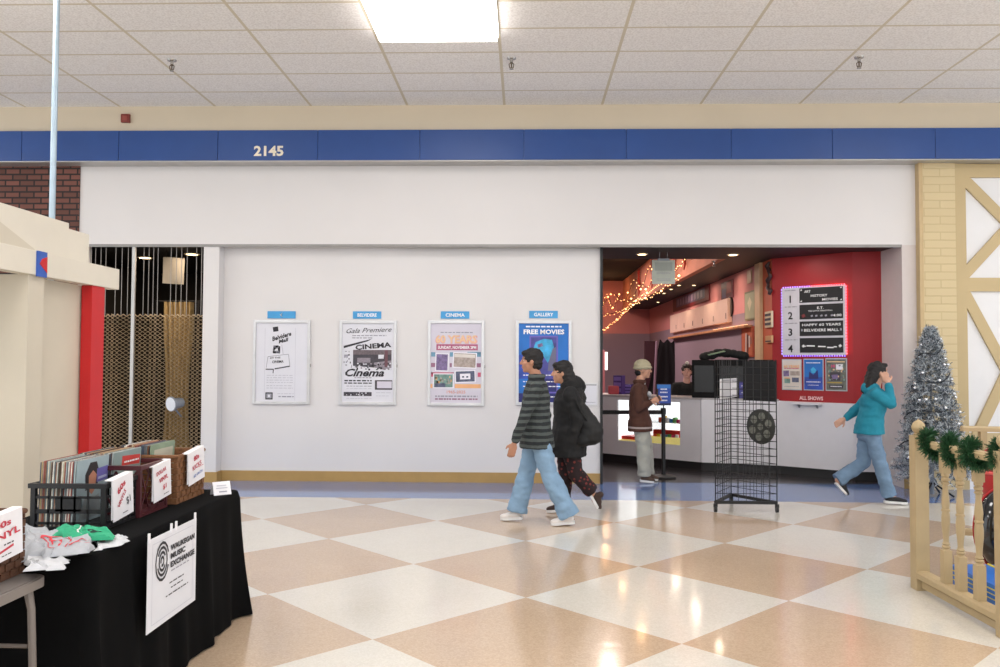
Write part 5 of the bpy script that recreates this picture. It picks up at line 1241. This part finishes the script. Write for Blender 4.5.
for k in range(6):
    a = R_(60*k+20); mb.lathe([(rr_*.24, .0085), (rr_*.22, .011)], 14, MD @ Matrix.Translation((rr_*.6*math.cos(a), rr_*.6*math.sin(a), 0)))
mb.lathe([(rr_*.2, .0085), (rr_*.18, .011)], 14, MD)
mb.build('patches', mat('grey olive patch', '6d6f66', .6, var=.4, scale=40), t)

# ================================================================= STANCHION
p = gr(663.5, 477.5)
st_ = empty('belt_post', (p.x, p.y, 0), 'black belt barrier post with a blue sign on top', 'barrier')
MB().lathe([(.165, 0), (.17, .01), (.165, .022), (.1, .035), (.035, .045), (.032, .06)], 32, c=(p.x, p.y, 0)).build('base', rk, st_, smooth='auto')
ph = at(663, 408, p.y).z
MB().lathe([(.028, .04), (.028, ph-.09), (.036, ph-.085), (.036, ph-.005), (.03, ph)], 20, c=(p.x, p.y, 0)).build('pole', rk, st_, smooth='auto')
a = at(656.5, 384, p.y-.03); c = at(671, 405.5, p.y-.03)
sg = MB().bbox((a.x, p.y-.035, c.z), (c.x, p.y-.02, a.z), .003).tube([(p.x, p.y-.027, ph-.01), (p.x, p.y-.027, c.z+.01)], .008, 8).build('sign_holder', mat('navy sign', '20284f', .4), st_)
s = Sheet((a.x+.008, p.y-.0355, c.z+.03), X3, Z3, c.x-a.x-.016, a.z-c.z-.038, st_)
s.rect(mat('royal sign blue', '2a4fb0', .4), 0, 0, 1, 1).rect(mat('azure sign blue', '2f77c8', .4), 0, .8, 1, 1, 0, 1)
for v, u in ((.72, .25), (.55, .22), (.32, .22), (.12, .25)): s.greek(whitep, u, 1-u, v, .07, 2)
s.done('sign_print')
pl = at(596, 411.5, 11.9); 
MB().prism([(p.x-.03, p.y-.002, ph-.085), (p.x-.03, p.y-.002, ph-.03), (pl.x-.3, 11.25, ph-.035), (pl.x-.3, 11.25, ph-.09)], (0, .003, 0)).build('belt', mat('black webbing', '1a1a1c', .8), st_)
q = Vector((pl.x-.33, 11.25, 0))
t = empty('belt_post', q, 'black belt barrier post at the other end of the belt, behind the poster wall', 'barrier')
MB().lathe([(.165, 0), (.17, .01), (.165, .022), (.1, .035), (.035, .045), (.032, .06)], 32, c=q).build('base', rk, t, smooth='auto')
MB().lathe([(.028, .04), (.028, ph-.09), (.036, ph-.085), (.036, ph-.005), (.03, ph)], 20, c=q).build('pole', rk, t, smooth='auto')
# ================================================================= PEOPLE
def voxel(mb, name, m, parent, vox=.008, smooth_it=3, fold=0., ff=9., off=None, seed=0., loc=True):
    me = bpy.data.meshes.new('tmp'); o0 = wloc(parent); me.from_pydata([v-o0 for v in mb.v], [], mb.f); me.update()
    ob = bpy.data.objects.new('tmp', me); C.objects.link(ob)
    r = ob.modifiers.new('r', 'REMESH'); r.mode = 'VOXEL'; r.voxel_size = vox; r.use_smooth_shade = True
    s = ob.modifiers.new('s', 'SMOOTH'); s.factor = .5; s.iterations = smooth_it
    dg = bpy.context.evaluated_depsgraph_get(); me2 = bpy.data.meshes.new_from_object(ob.evaluated_get(dg))
    if fold:
        nn = [v.normal.copy() for v in me2.vertices]
        for v, n in zip(me2.vertices, nn):
            p = v.co; d = noise.noise(Vector((p.x*ff+seed, p.y*ff, p.z*ff*1.7)))+.5*noise.noise(Vector((p.x*ff*2.3, p.y*ff*2.3+seed, p.z*ff*3.1)))
            v.co = p+n*d*fold
    me2.name = name; me2.materials.clear()
    for x in (m if isinstance(m, list) else [m]): me2.materials.append(x)
    me2.polygons.foreach_set('use_smooth', [True]*len(me2.polygons))
    bpy.data.objects.remove(ob); bpy.data.meshes.remove(me)
    o = bpy.data.objects.new(name, me2); C.objects.link(o); o.parent = parent
    return o
def hand(mb, w, d, n, side=1, curl=.6):
    """palm, four unequal fingers bent towards the palm normal n, thumb on the side"""
    d = Vector(d).normalized(); n = Vector(n); n = (n-d*n.dot(d)).normalized(); a = n.cross(d)*side
    rot = Matrix((d, a, n)).transposed()
    mb.cap(w-d*.02, w+d*.03, .026, .024, 10); mb.ball(w+d*.05, (.05, .04, .017), 12, rot)
    for k, (l, c0) in enumerate(((.07, .03), (.078, .01), (.072, -.01), (.056, -.029))):
        b = w+d*.085+a*c0; p1 = b+(d*math.cos(curl*.5)+n*math.sin(curl*.5))*l*.45; p2 = p1+(d*math.cos(curl*1.3)+n*math.sin(curl*1.3))*l*.33; p3 = p2+(d*math.cos(curl*2)+n*math.sin(curl*2))*l*.25
        mb.cap(b-d*.015, p1, .0098, .009, 8); mb.cap(p1, p2, .009, .0085, 8); mb.cap(p2, p3, .0085, .0075, 8)
    t0 = w+d*.025+a*.03; t1 = t0+(d*.7+a*.75+n*.2).normalized()*.036; t2 = t1+(d*.95+a*.2+n*.45).normalized()*.03
    mb.cap(t0, t1, .0125, .0105, 8); mb.cap(t1, t2, .0105, .0085, 8)
def headmesh(mb, c, F, U, neck, s=1.):
    F = F.normalized(); U = (U-F*U.dot(F)).normalized(); L = U.cross(F); rot = Matrix((F, L, U)).transposed()
    B = lambda f, l, u: c+(F*f+L*l+U*u)*s
    mb.ball(B(-.008, 0, .015), (.095*s, .075*s, .1*s), 20, rot); mb.ball(B(.022, 0, -.035), (.068*s, .06*s, .075*s), 16, rot)
    mb.ball(B(.062, 0, -.088), (.024*s, .026*s, .02*s), 10, rot)                       # chin
    mb.ball(B(.076, 0, .035), (.016*s, .05*s, .014*s), 10, rot)                         # brow
    mb.cap(B(.086, 0, .018), B(.106, 0, -.02), .009*s, .013*s, 8)                      # nose
    for q in (-1, 1):
        mb.ball(B(.092, .012*q, -.024), .009*s, 8); mb.ball(B(.055, .042*q, -.02), (.028*s, .022*s, .024*s), 10, rot)
        mb.ball(B(-.004, .077*q, -.005), (.018*s, .009*s, .03*s), 10, rot)
    mb.ball(B(.085, 0, -.052), (.01*s, .024*s, .006*s), 10, rot); mb.ball(B(.082, 0, -.063), (.01*s, .021*s, .0065*s), 10, rot)
    mb.cap(B(-.015, 0, -.06), neck, .052*s, .06*s, 14)
    return rot
def face_parts(c, F, U, body, s=1.):
    F = F.normalized(); U = (U-F*U.dot(F)).normalized(); L = U.cross(F); rot = Matrix((F, L, U)).transposed(); B = lambda f, l, u: c+(F*f+L*l+U*u)*s
    ew = mat('eye white', 'd8d2cc', .3); ei = mat('dark iris', '2a1c16', .2); lip = mat('lip colour', '9a5a50', .5)
    for q in (-1, 1):
        e_ = MB().ball(B(.0755, .03*q, .012), (.008*s, .0105*s, .005*s), 10, rot).build('eye', ew, body, smooth=True)
        MB().ball(B(.0815, .031*q, .012), (.004*s, .006*s, .006*s), 8, rot).build('iris', ei, e_, smooth=True)
        MB().cap(B(.088, .016*q, .034), B(.078, .048*q, .036), .0045*s, .003*s, 6).build('eyebrow', ei, body, smooth=True)
    MB().ball(B(.0905, 0, -.057), (.006*s, .021*s, .0055*s), 10, rot).build('lips', lip, body, smooth=True)
def torso(mb, pts, F, L, n=20):
    mb.loft([(p, w, d, L, F) for p, w, d in pts], n)
def shoe(parent, ank, toe, m, sole_m, s=1.):
    """ank above the heel, toe the tip on the sole"""
    d = Vector((toe.x-ank.x, toe.y-ank.y, 0)).normalized(); full = (toe-ank).normalized()
    up = Vector((0, 0, 1)); up = (up-full*up.dot(full)).normalized(); side = full.cross(up).normalized()
    heel = ank-up*0
    return d
def foot(parent, ankle, toe, m, ms, heel_z=None):
    heel = Vector((ankle.x, ankle.y, ankle.z-.085))-(toe-ankle).normalized()*.0
    T = Vector(toe); H = heel; fd = (T-H).normalized(); side = fd.cross(Vector((0, 0, 1))).normalized(); up = side.cross(fd).normalized()
    H = H-fd*.055; Lf = (T-H).length
    mb = MB(); P = []
    prof = [(0, .022), (.04, .034), (.2, .036), (.45, .034), (.68, .045), (.85, .042), (.96, .028), (1, .01)]
    outl = [(f, w) for f, w in prof]+[(f, -w) for f, w in prof[::-1]]
    mb.prism([H+fd*Lf*f+side*w for f, w in outl], up*.026)
    o = mb.build('shoe', ms, parent)
    u = MB(); rot = Matrix((fd, side, up)).transposed()
    u.cap(H+fd*.045+up*.05, H+fd*.1+up*.045, .04, .04, 12); u.ball(H+fd*Lf*.5+up*.04, (.08, .038, .034), 14, rot); u.ball(H+fd*Lf*.75+up*.034, (.062, .043, .028), 14, rot); u.cap(H+fd*.045+up*.05, H+fd*.05+up*.1, .038, .036, 12)
    voxel(u, 'shoe_upper', m, o, .007, 2)
    return o
def person(label, Y, F, P, hair, top, legs, shoes, skin='b98a70', s=1., group=None, hz=None, ground=0.):
    """P: joints as (px, py, dy[, z]); F: facing"""
    F = Vector(F).normalized(); L = Z3.cross(F).normalized()
    J = {}
    for k, v in P.items():
        p = at(v[0], v[1], Y+v[2])
        if len(v) > 3: p.z = v[3]
        J[k] = p
    t = empty('person', (J['pelvis'].x, Y, 0), label, 'person')
    sk = mat('skin '+skin, skin, .55, var=.04, scale=20)
    mb = MB(); hd = J['head']; HF = Vector(P.get('_hf', F)) if False else hz or F
    U = (hd-J['neck']).normalized()*.3+Z3; U.normalize()
    headmesh(mb, hd, HF, U, J['neck']+Z3*.01, s)
    torso(mb, [(J['neck']-Z3*.0, .055, .055), (J['neck']-Z3*.035, .12, .07), (J['chest']+Z3*.03, .155, .095), (J['chest']-Z3*.05, .15, .095), (J['waist'], .125, .085), (J['pelvis'], .145, .1), (J['pelvis']-Z3*.08, .12, .09)], F, L)
    for q in ('n', 'f'):
        mb.cap(J['sh'+q], J['el'+q], .046, .036, 12); mb.cap(J['el'+q], J['wr'+q], .036, .025, 12); mb.cap(J['chest']+Z3*.06, J['sh'+q], .06, .05, 12)
        d = (J['ha'+q]-J['wr'+q]); side = J['sh'+q]-J['neck']; n = -Vector((side.x, side.y, 0))
        if n.length < .02: n = F
        sgn = 1 if (n.normalized().cross(d.normalized())).dot(F) > 0 else -1
        hand(mb, J['wr'+q]+d.normalized()*.02, d, n, sgn, top.get('curl', .55))
        mb.cap(J['hip'+q], J['kn'+q], .075, .052, 14); mb.cap(J['kn'+q], J['an'+q], .05, .036, 12); mb.cap(J['an'+q], J['an'+q]+(J['to'+q]-J['an'+q])*.45-Z3*.01, .034, .026, 10)
    body = voxel(mb, 'body', sk, t, .0068, 2)
    face_parts(hd, HF, U, body, s)
    # trousers
    mb = MB(); r = legs['r']
    torso(mb, [(J['pelvis']+Z3*.07, .15, .115), (J['pelvis'], .17, .13), (J['pelvis']-Z3*.09, .15, .12), (J['pelvis']-Z3*.12, .1, .09)], F, L)
    for q in ('n', 'f'):
        mb.cap(J['hip'+q], J['kn'+q], r[0], r[1], 16)
        mid = J['kn'+q].lerp(J['an'+q], .55); mb.cap(J['kn'+q], mid, r[1], (r[1]+r[2])/2, 16)
        e_ = J['an'+q]-(J['kn'+q]-J['an'+q]).normalized()*.01
        dd = (e_-mid).normalized(); a = dd.cross(L).normalized()
        mb.loft([(mid, r[1]*.9, r[1]*.9, a, L), (mid.lerp(e_, .5), (r[1]+r[2])/2, (r[1]+r[2])/2, a, L), (e_, r[2], r[2]*.9, a, L)], 16)
    voxel(mb, legs.get('name', 'trousers'), legs['m'], t, .0085, 3, legs.get('fold', .007), 9, seed=Y)
    # jacket / jumper
    mb = MB(); k = top.get('k', 1.); hem = top['hem']
    torso(mb, [(J['neck']-Z3*.005, .075*k, .075*k), (J['neck']-Z3*.04, .15*k, .1*k), (J['chest']+Z3*.02, .2*k, .135*k), (J['chest']-Z3*.08, .195*k, .14*k), (J['waist'], .18*k, .14*k), (J['pelvis']+Z3*.04, .2*k, .155*k), (J['pelvis']-Z3*.03, .212*k, .17*k), (J['pelvis']-Z3*hem, .212*k, .175*k)], F, L)
    for q in ('n', 'f'):
        g = top.get('arm', 1.); c_ = J['el'+q].lerp(J['wr'+q], .93)
        mb.cap(J['sh'+q], J['el'+q], .068*g, .056*g, 14); mb.cap(J['el'+q], c_, .056*g, .043*g, 14); mb.cap(J['chest']+Z3*.05, J['sh'+q], .085*k, .07*g, 14)
    if top.get('collar'): mb.tube([J['neck']+F*.06*math.cos(a)+L*.075*math.sin(a)+Z3*(.016) for a in [2*math.pi*i/16 for i in range(16)]], .03, 8, closed=True)
    if top.get('hood'): mb.ball(J['neck']-F*.05+Z3*(.0 if top['hood'] == 1 else .02), (.1, .11, .075) if top['hood'] == 1 else (.13, .14, .12), 14)
    voxel(mb, top['name'], top['m'], t, .0085, 3, top.get('fold', .008), 8, seed=Y*2)
    for q in ('n', 'f'): foot(t, J['an'+q], J['to'+q], shoes[0], shoes[1])
    # hair
    Lh = U.cross(HF).normalized(); Fh = (HF-U*HF.dot(U)).normalized(); rot = Matrix((Fh, Lh, U)).transposed(); B = lambda f, l, u: hd+(Fh*f+Lh*l+U*u)*s
    if hair['kind'] == 'beanie':
        mb = MB(); mb.ball(B(-.012, 0, .055), (.112*s, .095*s, .088*s), 20, rot)
        mb.tube([B(.105*math.cos(a)-.008, .092*math.sin(a), .028+.01*math.cos(a)) for a in [2*math.pi*i/24 for i in range(24)]], .019, 8, closed=True)
        voxel(mb, 'beanie', hair['m'], t, .007, 2, .003, 20)
        mb = MB(); mb.ball(B(-.055, 0, -.035), (.05*s, .078*s, .05*s), 14, rot); voxel(mb, 'hair', hair['m2'], t, .007, 1, .006, 30)
    else:
        mb = MB(); mb.ball(B(-.02, 0, .04), (.103*s, .088*s, .092*s), 20, rot); mb.ball(B(-.045, 0, -.01), (.068*s, .085*s, .085*s), 16, rot); mb.ball(B(.055, 0, .088), (.04*s, .06*s, .026*s), 12, rot)
        if hair['kind'] == 'long':
            for (f, l, u, rr) in hair['locks']: mb.cap(B(-.05, l*.5, 0), B(f, l, u), .07*s, rr*s, 12)
        voxel(mb, 'hair', hair['m'], t, .0075, 1, .009, 26, seed=3)
    return t, J
blackhair = mat('near black hair', '151213', .7, var=.3, scale=90)
jeans = mat('washed blue denim', '7f9db9', .85, var=.12, scale=7, bump=.2, bscale=200); jeans2 = mat('mid blue denim', '6c87a3', .85, var=.14, scale=7, bump=.2, bscale=200)
offw = mat('off white leather', 'd8d3cf', .6); blk_s = mat('black canvas', '1c1c1f', .7); whs = mat('white rubber', 'dcdcdc', .5)
stripe = mat('striped dark fleece', '2a2e31', .95, bump=.3, bscale=80)
nt, b = nodes(stripe); tc = nt.nodes.new('ShaderNodeTexCoord'); wv = nt.nodes.new('ShaderNodeTexWave'); wv.bands_direction = 'Z'; wv.inputs['Scale'].default_value = 5.2; wv.inputs['Distortion'].default_value = 1.2; wv.inputs['Detail Scale'].default_value = 1.5
nt.links.new(tc.outputs['Object'], wv.inputs['Vector']); nt.links.new(mixc(nt, math_n(nt, 'GREATER_THAN', wv.outputs['Fac'], .55), lin('24282b'), lin('4c5352')), b.inputs['Base Color'])
# man in the striped jacket, walking left
person('person with short dark hair in a dark striped jacket and pale jeans walking left', 8.05, (-1, 0, 0), dict(
    head=(531.5, 361.5, 0), neck=(536.5, 378.5, 0), chest=(536, 396, 0), waist=(536, 420, 0), pelvis=(537, 435, 0),
    shn=(537, 388, -.175), eln=(524, 417, -.235), wrn=(515, 441, -.23), han=(512, 452, -.225), shf=(536, 388, .175), elf=(546, 416, .23), wrf=(541, 440, .24), haf=(539, 450, .24),
    hipn=(539, 437, -.09), knn=(549, 474, -.1), ann=(569, 512, -.1, .1), ton=(551, 520, -.12, .004), hipf=(535, 437, .09), knf=(526, 474, .1), anf=(517, 508, .1, .1), tof=(500.5, 515, .12, .004)),
    dict(kind='short', m=blackhair), dict(name='jacket', m=stripe, hem=.12, collar=1, k=.98, fold=.01), dict(name='jeans', m=jeans, r=(.098, .085, .108), fold=.012), (offw, whs), skin='b07f66')
plaid = mat('dark red patterned cloth', '3a1c1d', .9)
nt, b = nodes(plaid); tc = nt.nodes.new('ShaderNodeTexCoord'); vv = nt.nodes.new('ShaderNodeTexVoronoi'); vv.inputs['Scale'].default_value = 22; nt.links.new(tc.outputs['Object'], vv.inputs['Vector'])
nt.links.new(mixc(nt, math_n(nt, 'LESS_THAN', vv.outputs['Distance'], .28), lin('241518'), lin('74302c')), b.inputs['Base Color'])
blackj = mat('black padded cloth', '131315', .85, var=.2, scale=10)
tw, JW = person('person with long black hair in a black coat and dark red patterned trousers walking left', 8.6, (-1, 0, 0), dict(
    head=(562, 373, 0), neck=(568, 388, 0), chest=(569, 402, 0), waist=(569, 424, 0), pelvis=(567, 440, 0),
    shn=(571, 395, -.17), eln=(577, 420, -.21), wrn=(571, 442, -.2), han=(568, 451, -.2), shf=(570, 395, .17), elf=(562, 420, .22), wrf=(553, 438, .2), haf=(549, 446, .2),
    hipn=(569, 443, -.08), knn=(576, 474, -.09), ann=(592, 491, -.09, .235), ton=(597, 504, -.09, .06), hipf=(565, 443, .08), knf=(566, 476, .05), anf=(562, 503, .02, .1), tof=(547, 510, .0, .004)),
    dict(kind='long', m=blackhair, locks=[(-.15, -.06, -.26, .08), (-.15, .06, -.27, .08), (-.1, -.09, -.17, .075)]), dict(name='coat', m=blackj, hem=.16, k=1.16, arm=1.25, hood=2, fold=.012), dict(name='trousers', m=plaid, r=(.095, .08, .078), fold=.01), (mat('brown suede', '3c2b25', .8), whs), skin='b98a70')
# shoulder bag
c = at(590.5, 426, 8.45); bag = empty('shoulder_bag', (c.x, 8.45, c.z-.25), 'black shoulder bag swinging behind the person in the black coat', 'bag')
mb = MB(); a0_ = at(575, 400, 8.45); 
for k in range(9):
    f = k/8; p = at(578+13*f, 400+32*f, 8.45); mb.ball(p, (.035+.095*f, .06+.04*f, .05+.09*f), 16)
mb.ball(at(583, 439, 8.45), (.10, .1, .08), 14); mb.ball(at(594, 435, 8.45), (.09, .09, .1), 14)
voxel(mb, 'bag_body', mat('black nylon', '101012', .7), bag, .01, 4, .01, 8)
MB().tube([at(574, 392, 8.38), at(577, 404, 8.33), at(582, 414, 8.36), at(588, 422, 8.38)], .012, 8).build('strap', blackj, bag, smooth='auto')
# beanie
brownj = mat('brown knit', '4e3026', .95, bump=.4, bscale=120)
nt, b = nodes(brownj); tc = nt.nodes.new('ShaderNodeTexCoord'); sp = nt.nodes.new('ShaderNodeSeparateXYZ'); nt.links.new(tc.outputs['Object'], sp.inputs[0])
zz = at(640, 427, 10.85).z
st1 = math_n(nt, 'LESS_THAN', math_n(nt, 'ABSOLUTE', math_n(nt, 'SUBTRACT', sp.outputs[2], zz)), .012)
nt.links.new(mixc(nt, st1, lin('4e3026'), lin('a89a96')), b.inputs['Base Color'])
tb, JB = person('person in a sage beanie and brown jumper standing at the counter, facing right', 10.85, (1, -.1, 0), dict(
    head=(643, 370, 0), neck=(639.5, 383, 0), chest=(639, 394, 0), waist=(638.5, 410, 0), pelvis=(640, 421, 0),
    shn=(638, 388, -.17), eln=(639, 409, -.2), wrn=(650, 402, -.17), han=(656, 400, -.13), shf=(639, 388, .17), elf=(642, 409, .2), wrf=(652, 401, .12), haf=(657, 399, .08),
    hipn=(640.5, 423, -.08), knn=(643.5, 449, -.09), ann=(644, 472, -.09, .1), ton=(654, 478, -.1, .004), hipf=(641, 423, .08), knf=(646.5, 449, .09), anf=(648, 472, .09, .1), tof=(658, 478, .1, .004)),
    dict(kind='beanie', m=mat('sage knit', 'aaa288', .95, bump=.5, bscale=150), m2=blackhair), dict(name='jumper', m=brownj, hem=.13, k=.92, arm=.95, collar=1, fold=.008, curl=.8), dict(name='trousers', m=mat('stone grey twill', 'a5a49a', .9, var=.08), r=(.1, .088, .085), fold=.01), (mat('brown leather', '4a3428', .6), whs), skin='c09078')
MB().bbox(tuple(JB['neck']+Vector((-.0, -.06, -.03))), tuple(JB['neck']+Vector((.07, .06, .03))), .02).build('shirt_collar', mat('pale grey shirt', 'b4b6bc', .8), tb, smooth='auto')
c = JB['chest']+Vector((.12, -.06, -.0)); mb = MB().ball(c, (.035, .07, .04), 14); voxel(mb, 'chest_print', mat('pale grey shirt', 'b4b6bc'), tb, .008, 2)
c = at(657.5, 396.5, 10.82)
MB().bbox((c.x-.006, c.y-.04, c.z-.02), (c.x+.006, c.y+.04, c.z+.1), .003).build('mobile_phone', mat('black phone', '15161a', .2), label='black mobile phone held by the person in the beanie', cat='phone')
# cashier
tcz, JC = person('person in a black shirt behind the counter, beside the black machines', 13.2, (-.25, -1, 0), dict(
    head=(687, 371.5, 0), neck=(686.5, 383, .02), chest=(686.5, 390, .03), waist=(686.5, 407, .03), pelvis=(686.5, 418, .03),
    shn=(676, 386.5, .02), eln=(673, 401, .0), wrn=(677, 404, -.22), han=(680, 405, -.32), shf=(697, 386.5, .05), elf=(700, 401, .05), wrf=(697, 404, -.2), haf=(694, 405, -.3),
    hipn=(681, 420, .02), knn=(681, 443, 0), ann=(681, 463, .03, .1), ton=(680, 466, -.14, .004), hipf=(692, 420, .02), knf=(692, 443, 0), anf=(692, 463, .03, .1), tof=(692, 466, -.14, .004)),
    dict(kind='short', m=mat('dark brown hair', '2a1c18', .6, var=.3, scale=90)), dict(name='shirt', m=mat('black cotton', '121214', .9), hem=.08, k=1.0, fold=.006), dict(name='trousers', m=blk_s, r=(.09, .07, .06)), (blk_s, blk_s), skin='d0a294', s=1.0)
mb = MB().ball(JC['head']+Vector((0, -.02, .135)), .03, 12); mb.build('cap_pompom', mat('white fluff', 'e4dcd4', .95, bump=.5), tcz, smooth=True)
# person in teal
teal_m = mat('teal fleece', '1c7f96', .9, var=.08, scale=6, bump=.2)
tt_, JT = person('person in a teal hooded jacket and blue jeans walking right, hand at the face', 9.4, (1, 0, 0), dict(
    head=(878.5, 373, 0), neck=(875, 388, 0), chest=(873, 400, 0), waist=(870.5, 417, 0), pelvis=(869, 430, 0),
    shn=(876, 394, -.16), eln=(891, 404, -.2), wrn=(888.5, 385, -.17), han=(884.5, 375, -.12), shf=(872, 394, .16), elf=(858, 408, .22), wrf=(846, 418, .24), haf=(838, 423, .24),
    hipn=(871, 431, -.08), knn=(880, 463, -.09), ann=(889, 490, -.09, .1), ton=(907.5, 498, -.1, .004), hipf=(867, 431, .08), knf=(863, 463, .09), anf=(838, 481, .09, .24), tof=(845.5, 493, .09, .06)),
    dict(kind='long', m=mat('dark brown black hair', '141113', .7, var=.3, scale=90), locks=[(-.13, .02, -.2, .045), (-.12, -.04, -.17, .045), (-.1, .05, -.15, .05)]), dict(name='jacket', m=teal_m, hem=.04, k=.95, arm=1.05, hood=1, fold=.01), dict(name='jeans', m=jeans2, r=(.092, .075, .082), fold=.011), (blk_s, whs), skin='c79a84')
# ================================================================= LIGHT
def area(name, loc, size, power, col=(1, 1, 1), rot=(0, 0, 0), sy=None):
    l = bpy.data.lights.new(name, 'AREA'); l.energy = power; l.color = col; l.size = size
    if sy: l.shape = 'RECTANGLE'; l.size_y = sy
    o = bpy.data.objects.new(name, l); o.location = loc; o.rotation_euler = rot; C.objects.link(o); return o
def pt(name, loc, power, col, r=.08):
    l = bpy.data.lights.new(name, 'POINT'); l.energy = power; l.color = col; l.shadow_soft_size = r
    o = bpy.data.objects.new(name, l); o.location = loc; C.objects.link(o); return o
for i, (x, y, w, d) in enumerate(FX):
    area('fixture_lamp', (x, y, CEIL-.13), 1.1, HALL_W, (.93, .97, 1))
# lobby lights: added fill first, then downlights and cove
area('lobby_fill', (1.2, 14.5, HI-.02), .8, 110, (1, .82, .75)); area('lobby_fill', (1.2, 19, HI-.02), .8, 150, (1, .8, .78))  # unseen fill lights, added to brighten the lobby
area('soffit_lamp', (2.2, 11.35, zs2-.02), .25, 9, (1, .86, .72)); area('soffit_lamp', (3.6, 11.2, zs2-.02), .25, 4, (1, .86, .76))
for y in (13, 15.5, 18.5): pt('cove_glow', (2.2, y, 3.4), 6, (1, .52, .22))
pt('cove_glow', (2.2, 22.3, 3.3), 12, (1, .52, .22))
for k, y in enumerate((13.6, 15.4, 17.4)): area('strip_lamp', (3.18, y, zs2-.02), .12, 5, (1, .8, .62))
area('shop_fill', (-4.9, 12.2, zs-.02), .3, 30, (1, .78, .55)); area('shop_fill', (-4.6, 10.82, zs-.02), .12, 9, (1, .78, .55))  # added fill, placed to brighten the drape and shop behind the grille
w = bpy.data.worlds.new('mall'); bpy.context.scene.world = w; w.use_nodes = True  # even world fill, added to lift the ceiling and facade
w.node_tree.nodes['Background'].inputs[0].default_value = (.92, .965, 1, 1); w.node_tree.nodes['Background'].inputs[1].default_value = 1.9
sc = bpy.context.scene
sc.view_settings.view_transform = 'Standard'; sc.view_settings.look = 'None'; sc.view_settings.gamma = 1; sc.view_settings.use_curve_mapping = False
sc.view_settings.exposure = -.12
sc.cycles.use_denoising = True; sc.cycles.sample_clamp_indirect = 6; sc.cycles.max_bounces = 8
